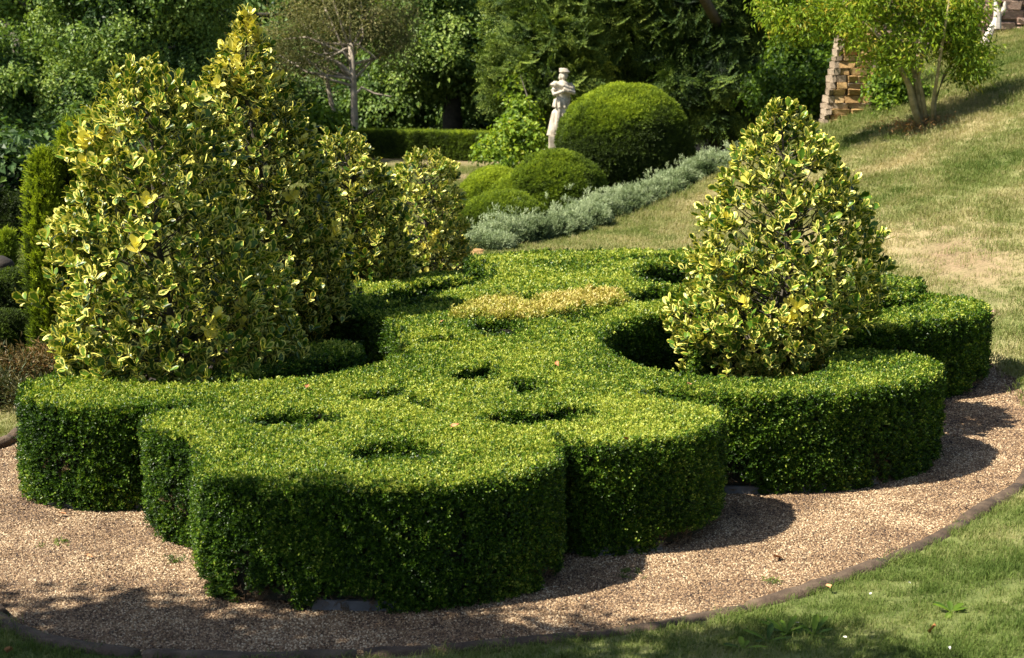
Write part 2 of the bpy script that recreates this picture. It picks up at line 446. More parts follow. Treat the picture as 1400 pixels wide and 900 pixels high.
def pebble_source(name, seed, n, size):
    r = np.random.default_rng(seed); V, F, A = [], [], []
    base = np.array([(0, 0, 1), (1, 0, 0), (0, 1, 0), (-1, 0, 0), (0, -1, 0), (0, 0, -1)], float)
    faces = [(0, 1, 2), (0, 2, 3), (0, 3, 4), (0, 4, 1), (5, 2, 1), (5, 3, 2), (5, 4, 3), (5, 1, 4)]
    for k in range(n):
        s = r.uniform(.0035, .0085) * np.array([1, r.uniform(.6, 1), r.uniform(.45, .8)])
        q = Matrix.Rotation(r.uniform(0, 6.28), 3, 'Z') @ Matrix.Rotation(r.normal() * .5, 3, 'X')
        p = np.array([r.uniform(-size, size), r.uniform(-size, size), r.uniform(0, .007)]); i = len(V)
        jit = base * r.uniform(.75, 1.2, size=(6, 1)) + r.normal(size=(6, 3)) * .16
        V += [np.array(q @ Vector(b * s)) + p for b in jit]; F += [(a + i, b + i, c + i) for a, b, c in faces]; A += [r.random()] * 6
    return source(name, V, F, A, M['pebble'])
S['pebble'] = [pebble_source('pebble_patch', 120 + k, 190, .075) for k in range(5)]

def eulers(Z, spin, r=None):
    """rotations that turn +z onto Z with a spin about it"""
    Z = Z / (np.linalg.norm(Z, axis=1)[:, None] + 1e-9)
    ref = np.where(np.abs(Z[:, 2:3]) < .95, np.array([[0, 0, 1.0]]), np.array([[1.0, 0, 0]]))
    X = np.cross(ref, Z); X /= np.linalg.norm(X, axis=1)[:, None]; Y = np.cross(Z, X)
    c, s = np.cos(spin)[:, None], np.sin(spin)[:, None]
    X2, Y2 = X * c + Y * s, -X * s + Y * c
    return np.stack([np.arctan2(Y2[:, 2], Z[:, 2]), np.arcsin(np.clip(-X2[:, 2], -1, 1)), np.arctan2(X2[:, 1], X2[:, 0])], 1)

_groups = {}
def scatter_group(key):
    if key in _groups: return _groups[key]
    g = bpy.data.node_groups.new('spread_' + key, 'GeometryNodeTree')
    g.interface.new_socket(name='Geometry', in_out='INPUT', socket_type='NodeSocketGeometry')
    g.interface.new_socket(name='Geometry', in_out='OUTPUT', socket_type='NodeSocketGeometry')
    N, L = g.nodes, g.links
    gi, go = N.new('NodeGroupInput'), N.new('NodeGroupOutput')
    m2p = N.new('GeometryNodeMeshToPoints'); L.new(gi.outputs[0], m2p.inputs[0])
    iop = N.new('GeometryNodeInstanceOnPoints'); L.new(m2p.outputs[0], iop.inputs['Points'])
    join = N.new('GeometryNodeJoinGeometry')
    for o in reversed(S[key]):
        oi = N.new('GeometryNodeObjectInfo'); oi.inputs['Object'].default_value = o
        if 'As Instance' in oi.inputs: oi.inputs['As Instance'].default_value = False
        gt = N.new('GeometryNodeGeometryToInstance'); L.new(oi.outputs['Geometry'], gt.inputs[0]); L.new(gt.outputs[0], join.inputs[0])
    L.new(join.outputs[0], iop.inputs['Instance'])
    iop.inputs['Pick Instance'].default_value = True
    def na(n, t):
        a = N.new('GeometryNodeInputNamedAttribute'); a.data_type = t; a.inputs[0].default_value = n; return a.outputs[0]
    L.new(na('pick', 'INT'), iop.inputs['Instance Index'])
    L.new(na('rot', 'FLOAT_VECTOR'), iop.inputs['Rotation'])
    L.new(na('size', 'FLOAT'), iop.inputs['Scale'])
    L.new(iop.outputs[0], go.inputs[0])
    _groups[key] = g
    return g
def scatter(name, key, P, Z, size, tint, parent=None, spin=None, kind='stuff'):
    """one object: the pieces S[key] set at the points P, growing along Z"""
    n = len(P); r = rng
    me = bpy.data.meshes.new(name); me.vertices.add(n); me.vertices.foreach_set('co', np.asarray(P, np.float32).ravel())
    if spin is None: spin = r.uniform(0, 2 * PI, n)
    E = eulers(np.asarray(Z, float), spin)
    a = me.attributes.new('rot', 'FLOAT_VECTOR', 'POINT'); a.data.foreach_set('vector', E.astype(np.float32).ravel())
    a = me.attributes.new('size', 'FLOAT', 'POINT'); a.data.foreach_set('value', np.broadcast_to(size, n).astype(np.float32))
    a = me.attributes.new('tint', 'FLOAT', 'POINT'); a.data.foreach_set('value', np.broadcast_to(tint, n).astype(np.float32))
    a = me.attributes.new('pick', 'INT', 'POINT'); a.data.foreach_set('value', r.integers(0, len(S[key]), n).astype(np.int32))
    o = link(name, me, None, parent, kind)
    md = o.modifiers.new('spread', 'NODES'); md.node_group = scatter_group(key)
    return o

# ---------------------------------------------------------------- ground sheet, gravel, kerb, lawn
def ground_attrs(x, y):
    n = fbm(x * .55 + 3, y * .55, 0, 4)
    dry = .50 + (n - .5) * .85 + (fbm(x * 2.6, y * 2.6, 7) - .5) * .6 - .06 * (y < 10)
    dry = dry - .08 * (1 - smooth(7.5, 11, y)) * (x > -6) + .04 * smooth(10, 14, y)
    dry = dry + .22 * np.exp(-(((x - 5.2) / 1.3) ** 2 + ((y - 17.0) / 2.5) ** 2)) + .45 * np.exp(-(((x - 6.0) / 1.6) ** 2 + ((y - 21.3) / 1.3) ** 2))
    soil = .75 * np.exp(-(((x - 4.9) / .55) ** 2 + ((y - 15.6) / 1.6) ** 2)) + .8 * np.exp(-(((x + .6) / 1.2) ** 2 + ((y - 30) / 1.2) ** 2)) + .5 * smooth(29, 33, y) * (np.abs(x) < 30)
    soil = soil + smooth(36, 40, y) + .7 * np.exp(-(((x + 4.6) / .7) ** 2 + ((y - 11.6) / .9) ** 2)) + .8 * smooth(-6, -8, x) * smooth(11, 14, y)
    return np.clip(dry, 0, 1), np.clip(soil, 0, 1)
xs = np.unique(np.concatenate([np.arange(-60, -6, 1.2), np.arange(-6, 9, .13), np.arange(9, 14, .3), np.arange(14, 60, 1.2)]))
ys = np.unique(np.concatenate([np.arange(-12, 3, .6), np.arange(3, 18, .13), np.arange(18, 34, .25), np.arange(34, 110, 1.5)]))
GX, GY = np.meshgrid(xs, ys); gx, gy = GX.ravel(), GY.ravel()
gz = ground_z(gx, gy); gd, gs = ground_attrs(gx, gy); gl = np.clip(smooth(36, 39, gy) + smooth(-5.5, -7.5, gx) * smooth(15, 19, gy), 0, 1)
nx, ny = len(xs), len(ys)
ii = (np.arange(ny - 1)[:, None] * nx + np.arange(nx - 1)[None]).ravel()
gm = mesh('ground', np.stack([gx, gy, gz], 1), np.stack([ii, ii + 1, ii + nx + 1, ii + nx], 1), True, {'dry': gd, 'soil': gs, 'litter_shade': gl})
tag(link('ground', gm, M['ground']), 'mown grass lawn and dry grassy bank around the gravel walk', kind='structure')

kx = np.stack([KERB[:, 0], KERB[:, 1], np.zeros(len(KERB))], 1)
tris = tessellate_polygon([[Vector(p) for p in kx]])
gravel_path = link('gravel_path', mesh('gravel_path', kx, tris), M['gravel_bed'])
tag(gravel_path, 'curving walk of pale brown gravel around the clipped hedges', kind='structure')

# ---------------------------------------------------------------- the hedges
def px_poly(pts, z=TOP, step=.05):
    p = catmull([tuple(at(x, y, z)[:2]) for x, y in pts], step)
    return p if area(p) > 0 else p[::-1]

def hedge(name, outline, z1, label, cat='hedge', group=None, holes=(), src='box', dens=1500, z0=0.0, tint0=.5, wall_bias=0.0, core=None, foot=.02, floorsrc=None, near=7.5, parent_loc=None):
    """clipped hedge: outline (world, counter-clockwise), holes = [(outline, floor height)]"""
    c = outline.mean(0)
    root = empty(name, (c[0], c[1], z0), label, cat, group)
    ins = offset(outline, .045); hs = [(offset(h, -.03), f) for h, f in holes]
    V, F = [], []
    for l in [ins] + [h for h, f in hs]:
        k, m = len(V), len(l); V += [(p[0], p[1], z1 - .04) for p in l] + [(p[0], p[1], z0 + .03) for p in l]
        for i in range(m): F.append((k + i, k + (i + 1) % m, k + m + (i + 1) % m, k + m + i))
    g = .035; (ax, ay), (bx, by) = ins.min(0), ins.max(0)
    cx_, cy_ = [q.ravel() for q in np.meshgrid(np.arange(ax, bx, g), np.arange(ay, by, g))]
    ok_ = inside(ins, cx_, cy_); cx_, cy_ = cx_[ok_], cy_[ok_]; cz_ = np.full(len(cx_), z1 - .037)
    for h, f in hs: cz_[inside(h, cx_, cy_)] = f - .03
    for a, b, e in zip(cx_, cy_, cz_):
        k = len(V); V += [(a - g / 2, b - g / 2, e), (a + g / 2, b - g / 2, e), (a + g / 2, b + g / 2, e), (a - g / 2, b + g / 2, e)]; F.append((k, k + 1, k + 2, k + 3))
    link('twig_core', mesh('twig_core', V, F), core or M['core'], root)
    # leaves on the top
    x0, y0 = outline.min(0); x1, y1 = outline.max(0)
    N_ = int((x1 - x0) * (y1 - y0) * dens)
    x = rng.uniform(x0, x1, N_); y = rng.uniform(y0, y1, N_)
    sc = np.clip(np.hypot(x, y) / near, 1, 1.9)
    keep = rng.random(N_) < 1 / sc ** 1.8
    keep &= inside(outline, x, y); x, y, sc = x[keep], y[keep], sc[keep]
    z = np.full(len(x), z1)
    for h, f in holes: z[inside(h, x, y)] = f
    de = dist_poly(outline[::2], x, y)
    z = z - np.where(z > z1 - .01, .012 * np.clip(1 - de / .03, 0, 1) ** 2, 0)
    un = (fbm(x * 2.2, y * 2.2) - .5) * .022 + rng.normal(size=len(x)) * .004
    P = [np.stack([x, y, z + un], 1)]
    Z = np.stack([rng.normal(size=len(x)) * .3, rng.normal(size=len(x)) * .3, np.ones(len(x))], 1); Zs = [Z]
    Sz = [sc * rng.uniform(.8, 1.15, len(x))]
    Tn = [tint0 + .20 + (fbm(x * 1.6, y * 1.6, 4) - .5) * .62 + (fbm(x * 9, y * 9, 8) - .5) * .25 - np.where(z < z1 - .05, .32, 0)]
    # leaves on the sides
    for poly, zb, sg in [(outline, z0 + foot, 1)] + [(h, f, -1) for h, f in holes]:
        Q = np.roll(poly, -1, 0); seg = np.linalg.norm(Q - poly, axis=1); cum = np.concatenate([[0], np.cumsum(seg)]); L = cum[-1]
        m = int(L * (z1 - zb) * dens * 1.25); s = rng.uniform(0, L, m); i = np.clip(np.searchsorted(cum, s) - 1, 0, len(poly) - 1)
        t = ((s - cum[i]) / (seg[i] + 1e-9))[:, None]; p = poly[i] * (1 - t) + Q[i] * t
        d = (Q[i] - poly[i]) / (seg[i][:, None] + 1e-9); nr = np.stack([d[:, 1], -d[:, 0]], 1) * sg
        zz = rng.uniform(zb, z1, m)
        sc = np.clip(np.hypot(p[:, 0], p[:, 1]) / near, 1, 1.9); kp = rng.random(m) < 1 / sc ** 1.8
        p, nr, zz, sc = p[kp], nr[kp], zz[kp], sc[kp]; m = len(p)
        lump = (fbm(p[:, 0] * 5, p[:, 1] * 5, zz * 5) - .5) * .045 - .008 * np.clip((zz - z1 + .03) / .03, 0, 1) - .012 * np.clip((zb + .1 - zz) / .1, 0, 1) * sg
        lump += rng.normal(size=m) * .006 + .008
        P.append(np.stack([p[:, 0] + nr[:, 0] * lump, p[:, 1] + nr[:, 1] * lump, zz], 1))
        Zs.append(np.stack([nr[:, 0] + rng.normal(size=m) * .3, nr[:, 1] + rng.normal(size=m) * .3, .45 + rng.normal(size=m) * .3], 1))
        Sz.append(sc * rng.uniform(.8, 1.15, m))
        thin = fbm(p[:, 0] * 3, p[:, 1] * 3, zz * 2 + 9)
        Tn.append(tint0 - .19 + wall_bias + (thin - .5) * .5 + (fbm(p[:, 0] * 9, p[:, 1] * 9, zz * 9) - .5) * .3)  # side leaves tinted darker than the top, shade put into their colour
        if sg > 0:      # thin leafless patches low down
            kp = ~((thin < .37) & (rng.random(m) < .7) & (zz < z0 + .35 * (z1 - z0) + .1)) & ~((zz < zb + .09) & (fbm(p[:, 0] * 2.5, p[:, 1] * 2.5, 3) < .40))
            P[-1], Zs[-1], Sz[-1], Tn[-1] = P[-1][kp], Zs[-1][kp], Sz[-1][kp], Tn[-1][kp]
            dp = np.nonzero(~kp & (rng.random(m) < .5))[0]
            if len(dp) > 20:
                off = rng.normal(size=(len(dp), 1)) * .008 - .012
                scatter('dead_twigs', 'deadtwig', np.stack([p[dp, 0], p[dp, 1], zz[dp]], 1) + np.concatenate([nr[dp] * off, off * 0], 1), np.stack([nr[dp, 0], nr[dp, 1], np.full(len(dp), .3)], 1) + rng.normal(size=(len(dp), 3)) * .5, rng.uniform(.5, 1.0, len(dp)), .5, root)
    P, Zs, Sz, Tn = map(np.concatenate, (P, Zs, Sz, Tn))
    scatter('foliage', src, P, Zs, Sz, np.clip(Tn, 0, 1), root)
    return root

main_px = [(268, 640), (274, 650), (300, 657), (350, 663), (420, 667), (500, 669), (580, 668), (640, 662), (700, 653), (742, 644), (759, 634), (766, 620), (763, 600), (763, 600),
    (790, 608), (840, 609), (900, 604), (955, 594), (982, 581), (989, 570), (978, 559), (940, 551), (892, 544), (876, 541), (876, 541), (892, 537), (940, 538),
    (1000, 543), (1080, 542), (1150, 539), (1220, 531), (1264, 520), (1284, 507), (1279, 497), (1255, 489), (1210, 484), (1165, 482), (1135, 485), (1138, 495), (1135, 506),
    (1105, 515), (1050, 521), (1000, 521), (950, 517), (900, 508), (852, 493), (827, 476), (824, 463), (840, 449), (880, 436), (930, 427), (985, 421), (1010, 412), (990, 403),
    (950, 397), (910, 392), (878, 386), (867, 378), (876, 369), (905, 364), (950, 361), (1000, 359), (1040, 354), (1000, 349), (950, 347), (850, 345), (740, 347), (680, 351), (640, 357),
    (662, 363), (673, 372), (668, 383), (650, 392), (600, 404), (560, 412), (500, 410), (430, 407), (380, 408), (352, 414), (375, 422), (440, 427), (480, 431), (515, 437), (545, 450), (553, 467), (545, 483), (520, 498), (480, 508),
    (430, 517), (370, 524), (290, 527), (215, 524), (160, 516), (125, 508), (80, 512), (45, 522), (29, 535), (30, 545), (52, 554), (95, 559), (140, 560), (193, 559), (250, 556), (292, 553), (292, 553), (255, 561), (212, 566), (197, 574), (203, 586), (225, 594), (264, 602), (264, 602)]
hole_px = [([(350, 572), (400, 562), (458, 567), (463, 580), (420, 586), (360, 583)], .10), ([(466, 614), (520, 606), (588, 609), (600, 623), (560, 632), (490, 631)], .11),
    ([(604, 516), (640, 506), (678, 494), (678, 494), (679, 522), (679, 522), (625, 523)], .30), ([(700, 524), (735, 520), (742, 537), (708, 543)], .12),
    ([(668, 574), (720, 565), (795, 559), (806, 570), (745, 583), (690, 583)], .16), ([(475, 547), (540, 533), (562, 538), (520, 551)], .08),
    ([(640, 446), (700, 441), (716, 452), (690, 462), (652, 455)], .14), ([(842, 402), (900, 396), (945, 399), (945, 411), (880, 416), (848, 413)], .16),
    ([(740, 362), (800, 359), (812, 363), (760, 366)], .07), ([(830, 356), (900, 353), (906, 356), (850, 359)], .06), ([(560, 470), (600, 462), (640, 470), (600, 475)], .05), ([(560, 545), (600, 556), (596, 562), (550, 553)], .06), ([(770, 436), (830, 428), (836, 433), (785, 442)], .05), ([(500, 421), (560, 414), (600, 411), (606, 416), (550, 423), (505, 428)], .09)]
MAIN = offset(px_poly(main_px), .012)
gold_px = [(618, 432), (660, 414), (706, 410), (712, 416), (716, 421), (728, 421), (734, 410), (760, 408), (800, 402), (846, 403), (852, 416), (800, 424), (760, 432), (716, 438), (660, 436)]
GOLD = px_poly(gold_px, TOP + .02)
def ragged(p, k):
    c = p.mean(0); w = 1 + (vnoise(p[:, 0] * 7 + k, p[:, 1] * 7) - .5) * .5; return c + (p - c) * w[:, None]
holes = [(px_poly(p, TOP, .04) if i == 2 else ragged(px_poly(p, TOP, .04), i), TOP - d * (.85 if i == 2 else .68)) for i, (p, d) in enumerate(hole_px)]
holes.append((px_poly([(622, 431), (662, 412), (706, 406), (733, 406), (800, 399), (850, 401), (855, 417), (800, 427), (715, 442), (658, 439)]), TOP - .18))
main_hedge = hedge('box_hedge', MAIN, TOP, 'largest clipped green box hedge, lobed with scooped sides and sunken pockets, filling the centre', holes=holes, tint0=.49)
hedge('golden_shrub', offset(GOLD, .02), TOP + .04, 'low straw yellow shrub clipped flat in the middle of the large green hedge', 'shrub', src='gold', z0=TOP - .2, tint0=.64, foot=0)
hedge('box_hedge', px_poly([(300, 505), (380, 484), (440, 473), (478, 471), (490, 477), (487, 484), (440, 492), (380, 507), (310, 520)]), TOP,
      'short rounded hedge end between the two biggest yellow-edged bushes on the left', group='separate clipped hedge arms', tint0=.46)
hedge('box_hedge', px_poly([(480, 394), (540, 380), (600, 376), (630, 376), (638, 380), (634, 385), (590, 389), (540, 397), (490, 406)]), TOP,
      'small clipped hedge end in front of the farthest yellow-edged bush on the left', group='separate clipped hedge arms', tint0=.46)
hedge('box_hedge', px_poly([(1000, 463), (1130, 457), (1240, 445), (1310, 437), (1342, 428), (1346, 420), (1325, 412), (1280, 407), (1200, 404), (1100, 410), (1000, 430), (955, 455), (948, 472), (955, 482)]), TOP,
      'broad clipped hedge arm with a hollow top behind the yellow-edged bush on the right', group='separate clipped hedge arms',
      holes=[(px_poly([(1120, 424), (1180, 409), (1262, 408), (1276, 414), (1240, 424), (1180, 431), (1130, 433)]), TOP - .3)], tint0=.52)
hedge('box_hedge', px_poly([(945, 386), (1000, 381), (1100, 380), (1200, 381), (1245, 383), (1261, 389), (1250, 396), (1180, 400), (1080, 398), (1000, 396), (945, 393)]), TOP,
      'farthest narrow clipped hedge arm on the right, its tip against the dry bank', group='separate clipped hedge arms', tint0=.52)

# earth beds in the scoops
BEDS = [px_poly([(125, 508), (215, 526), (430, 519), (548, 485), (548, 450), (478, 429), (560, 410), (650, 394), (672, 375), (640, 355), (490, 328), (240, 372), (60, 478)]),
        px_poly([(821, 463), (900, 510), (1105, 518), (1340, 430), (1300, 400), (1255, 385), (1040, 352), (905, 362), (868, 380), (930, 429)])]
for b_, sd_ in zip(BEDS, ('left', 'right')):
    V_ = [(p[0], p[1], .012) for p in b_]
    tag(link('earth_bed', mesh('earth_bed', V_, tessellate_polygon([[Vector(v) for v in V_]])), M['soil']), 'dark bare earth under the bushes in the %s hedge scoops' % sd_, kind='structure')
rim = offset(MAIN, -.035)
V_ = [(p[0], p[1], .006 + .0005) for p in rim]
tag(link('earth_bed', mesh('earth_bed', V_, tessellate_polygon([[Vector(v) for v in V_]])), M['soil']), 'thin strip of dark soil under the rim of the big hedge', kind='structure')
# gravel stones
m = 52000
x = rng.uniform(-4.2, 5.2, m); y = rng.uniform(5.8, 16.5, m)
k = inside(KERB, x, y) & ~inside(offset(MAIN, .12), x, y) & ~inside(BEDS[0], x, y) & ~inside(BEDS[1], x, y) & (np.abs(x) < .40 * y) & (rng.random(m) < np.clip((7.2 / y) ** 1.3, .12, 1))
x, y = x[k], y[k]
scatter('gravel', 'pebble', np.stack([x, y, np.full(len(x), .001) + (fbm(x * 2, y * 2) - .4) * .012], 1), np.tile([0, 0, 1.0], (len(x), 1)) + rng.normal(size=(len(x), 3)) * .02,
        np.clip(y / 8, 1, 1.7), .5)['label'] = 'loose pale brown and cream gravel stones on the walk'

# kerb stones
def kerb_mesh(pts, seed):
    r = np.random.default_rng(seed); prof = [(-.052, -.04), (-.054, .036), (-.034, .066), (.0, .073), (.034, .066), (.054, .036), (.052, -.04)]
    V, F = [], []; n = len(pts)
    for i, p in enumerate(pts):
        t = pts[min(i + 1, n - 1)] - pts[max(i - 1, 0)]; t = t / np.linalg.norm(t); nr = np.array([t[1], -t[0]])
        pull = .94 if i in (0, n - 1) else 1
        for a, b in prof:
            q = p + nr * (a * pull * (1 + r.normal() * .05)); V.append((q[0], q[1], b * pull + r.normal() * .003))
    k = len(prof)
    for i in range(n - 1):
        for j in range(k - 1): F.append((i * k + j, i * k + j + 1, (i + 1) * k + j + 1, (i + 1) * k + j))
    F.append(tuple(range(k))[::-1]); F.append(tuple((n - 1) * k + j for j in range(k)))
    return mesh('kerb_stone', V, F, True)
kerb = empty('kerb', (0, 6.2, 0)); kerb['kind'] = 'structure'; kerb['label'] = 'low rounded brown kerb between the gravel walk and the grass'
cl = np.concatenate([KERB, KERB[:1]]); seg = np.linalg.norm(np.diff(cl, axis=0), axis=1); cum = np.concatenate([[0], np.cumsum(seg)])
s0 = 0.0; j = 0
while s0 < cum[-1] - .3:
    ln = random.uniform(.88, 1.02); s1 = min(s0 + ln, cum[-1]); ss = np.linspace(s0 + .011, s1 - .011, 12)
    pts = np.stack([np.interp(ss, cum, cl[:, 0]), np.interp(ss, cum, cl[:, 1])], 1)
    pm = pts.mean(0)
    if not (pm[1] > 9.9 and pm[0] > 0):
        wob = np.array([random.gauss(0, .014), random.gauss(0, .014)])
        o = link('kerb_stone', kerb_mesh(pts + wob, 300 + j), M['kerb'], kerb); o.location.z = random.uniform(-.012, .008)
    s0 = s1; j += 1

# lawn tufts
def lawn(name, key, n, xr, yr, cond, sizef, label, dshift=0):
    x = rng.uniform(*xr, n); y = rng.uniform(*yr, n); k = (dist_poly(KERB[::2], x, y) > .05) & ~inside(KERB, x, y) & cond(x, y)
    x, y = x[k], y[k]; d, s = ground_attrs(x, y); k = rng.random(len(x)) > s * 1.2; x, y, d = x[k], y[k], d[k]
    z = ground_z(x, y) - .004
    t = d * .9 + (fbm(x * 3, y * 3) - .5) * .5 + dshift
    sz = sizef(x, y) * (.65 + .7 * fbm(x * 1.7 + 9, y * 1.7))
    o = scatter(name, key, np.stack([x, y, z], 1), np.tile([0, 0, 1.0], (len(x), 1)) + rng.normal(size=(len(x), 3)) * .12, sz, np.clip(t, 0, 1)); o['label'] = label
vis = lambda x, y: (np.abs(x) < .42 * y + .3)
lawn('lawn_grass', 'grass', 19000, (-5, 5.2), (3.6, 10.5), lambda x, y: vis(x, y), lambda x, y: .62, 'short green lawn grass in the foreground outside the kerb')
lawn('bank_grass', 'shortgrass', 46000, (-7, 13), (10.5, 33), lambda x, y: vis(x, y) & (ground_z(x, y) > .0) , lambda x, y: .75 + y * .022, 'dry mown grass on the sloping bank', .02)

# grey edging boards at the foot of the hedge
def edging(px, label):
    P = np.array([at(x, y, .0)[:2] for x, y in px]); o_ = offset(MAIN, .03)
    ia, ib = [int(np.argmin(np.hypot(*(o_ - P[k]).T))) for k in (0, -1)]
    n_ = len(o_); fwd_ = (ib - ia) % n_
    q = o_[[(ia + k) % n_ for k in range(fwd_ + 1)]] if fwd_ < n_ / 2 else o_[[(ib + k) % n_ for k in range((ia - ib) % n_ + 1)]]
    V, F = [], []; n = len(q)
    for i, a in enumerate(q):
        t = q[min(i + 1, n - 1)] - q[max(i - 1, 0)]; t /= np.linalg.norm(t); nr = np.array([-t[1], t[0]])
        for w, z in ((0, -.02), (0, .058), (.02, .058), (.02, -.02)): V.append((*(a - nr * w), z))
    for i in range(n - 1):
        for c in range(4): F.append((i * 4 + c, i * 4 + (c + 1) % 4, i * 4 + 4 + (c + 1) % 4, i * 4 + 4 + c))
    F += [(3, 2, 1, 0), tuple((n - 1) * 4 + c for c in range(4))]
    o = link('edging_board', mesh('edging_board', V, F), M['edging']); tag(o, label, 'edging', 'edging boards at the foot of the hedges')
edging([(66, 693), (84, 702), (108, 708)], 'short pale edging board at the foot of the leftmost hedge lobe, nearer its outer end')
edging([(133, 712), (165, 715), (203, 712)], 'pale edging board at the foot of the leftmost hedge lobe, against the next lobe')
edging([(408, 857), (470, 860), (545, 850)], 'grey edging board under the foot of the front hedge lobe')
edging([(765, 768), (830, 768), (905, 750)], 'dark shaded edging board under the second hedge lobe right of the front one')
edging([(976, 690), (1060, 688), (1130, 680), (1200, 664)], 'long grey edging board under the broad hedge lobe on the right')

# ---------------------------------------------------------------- variegated bushes with separate leaves
def leaf_variant(seed, L=.070, W=.040):
    r = np.random.default_rng(seed); V, F, A, E = [], [], [], []
    add_leaf(V, F, A, E, np.zeros(3), np.array([0, 0, 1.0]), np.array([0, 1.0, 0]), L * r.uniform(.9, 1.1), W * r.uniform(.9, 1.15), r.random(), fold=.06 + .08 * r.random(), margin=True, curl=r.uniform(-.02, .14))
    return source('leaf', V, F, A, M['holly'], E, True)
S['holly'] = [leaf_variant(200 + k) for k in range(5)]

def bush(label, base, prof, lean=(0, 0), shoots=900, leafsize=1.0, seed=1, gold_spots=(), tint0=.45, trunk=.035):
    """prof = [(height above base, radius, x-shift)]; leaves grow in rosettes at the ends of shoots"""
    r = np.random.default_rng(seed); base = np.array(base, float)
    root = empty('variegated_bush', base, label, 'bush', 'bushes with yellow-edged leaves')
    ph = np.array([p[0] for p in prof]); pr = np.array([p[1] for p in prof]); pxs = np.array([p[2] for p in prof])
    w = np.interp(np.linspace(ph[0], ph[-1], 400), ph, pr); cz = np.cumsum(w + .05); cz /= cz[-1]
    z = np.interp(r.random(shoots), cz, np.linspace(ph[0], ph[-1], 400)); th = r.uniform(0, 2 * PI, shoots)
    ex = r.random(shoots) < .20; z = np.where(ex, ph[0] + r.uniform(0, .5, shoots), z)
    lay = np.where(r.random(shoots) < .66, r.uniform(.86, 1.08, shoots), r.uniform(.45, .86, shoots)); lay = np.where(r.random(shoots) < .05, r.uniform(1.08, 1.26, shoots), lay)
    lump = .66 + .68 * fbm(np.cos(th) * 2.6 + 7 + seed, np.sin(th) * 2.6, z * 3.4)
    rad = np.interp(z, ph, pr) * lay * np.where(z < ph[0] + .45, np.maximum(lump, .95), lump)
    C = np.stack([np.interp(z, ph, pxs) + rad * np.cos(th), rad * np.sin(th), z], 1)
    dr = np.stack([np.cos(th), np.sin(th), .95 + r.normal(size=shoots) * .35], 1) + r.normal(size=(shoots, 3)) * .25
    dr /= np.linalg.norm(dr, axis=1)[:, None]
    top = z > ph[-1] * .93; dr[top] = [0, 0, 1]; dr[top] += r.normal(size=(top.sum(), 3)) * .2
    # branches
    mb = MB(); xt = np.interp(ph, ph, pxs); hs = np.linspace(0, ph[-1] * .93, 9)
    mb.tube([(np.interp(h, ph, pxs), 0, h - (.05 if h == 0 else 0)) for h in hs], [trunk * (1 - .85 * h / ph[-1]) for h in hs], 7)
    tr = mb.build('trunk', M['bark'], root); tr.matrix_parent_inverse = Matrix(); tr.location = (0, 0, 0)
    mb = MB()
    for i in r.choice(shoots, min(shoots, 260), False):
        p = C[i]; h0 = max(.05, p[2] - .35 * np.hypot(p[0], p[1]) - .1); a = np.array([np.interp(h0, ph, pxs), 0, h0]); p = a + (p - a) * .93; mid = (a + p) / 2 + r.normal(size=3) * .03 - [0, 0, .02]
        mb.tube([a, mid, p], [.006, .004, .002], 4)
    tw = mb.build('branches', M['bark'], root, 'stuff'); tw.matrix_parent_inverse = Matrix()
    P, D, Nn, T, cnt = [], [], [], [], []
    for i in range(shoots):
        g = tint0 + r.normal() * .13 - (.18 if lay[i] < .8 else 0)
        for gs_ in gold_spots:
            if abs(C[i][2] - gs_[1]) < gs_[2] and abs(C[i][0] - gs_[0]) < gs_[2] and C[i][1] < .25 and r.random() < .5: g = 1.0
        if r.random() < .012: g = 1.0
        nl = r.integers(5, 11); ln = .07 * leafsize; cnt.append(nl)
        side = np.cross(dr[i], [0, 0, 1.0]); side /= np.linalg.norm(side) + 1e-6; up2 = np.cross(side, dr[i])
        for q in range(nl):
            a = q * 2.4 + r.random(); t = q / nl
            rd = side * math.cos(a) + up2 * math.sin(a)
            d = rd * (1.15 - .75 * t) + dr[i] * (.4 + .9 * t) + np.array([0, 0, .22]) + r.normal(size=3) * .14; d /= np.linalg.norm(d)
            n = dr[i] * 1.0 - rd * .7 * t + np.array([0, 0, .35]); P.append(C[i] + dr[i] * ln * (t - .3)); D.append(d); Nn.append(n); T.append(np.clip(g + r.normal() * .06, 0, 1))
    P, D, Nn, T = map(np.array, (P, D, Nn, T)); n = len(P)
    # rotation: local z -> D, local y -> leaf normal
    s = np.cross(Nn, D); s /= np.linalg.norm(s, axis=1)[:, None] + 1e-9; yv = np.cross(D, s)
    E = np.stack([np.arctan2(yv[:, 2], D[:, 2]), np.arcsin(np.clip(-s[:, 2], -1, 1)), np.arctan2(s[:, 1], s[:, 0])], 1)
    size = leafsize * np.clip(r.normal(.92, .2, n), .45, 1.22) * np.repeat(r.uniform(.8, 1.15, shoots), cnt)[:n]
    # the 300 outermost leaves turned to the walk are separate leaves
    view = np.array([-base[0], -base[1], 0]); view /= np.linalg.norm(view)
    outer = P @ view + .25 * np.abs(Nn @ view / np.linalg.norm(Nn, axis=1)) + r.random(n) * .35 - .25 * np.abs(P[:, 0]) ; order = np.argsort(-outer)
    own = order[:300]; rest = order[300:]
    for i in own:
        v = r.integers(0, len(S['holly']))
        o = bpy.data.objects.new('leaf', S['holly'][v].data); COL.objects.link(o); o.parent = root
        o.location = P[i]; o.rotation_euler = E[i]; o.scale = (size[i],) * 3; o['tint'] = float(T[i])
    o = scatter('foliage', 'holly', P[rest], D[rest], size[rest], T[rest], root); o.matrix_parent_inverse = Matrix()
    o.data.attributes['rot'].data.foreach_set('vector', E[rest].astype(np.float32).ravel())
    return root

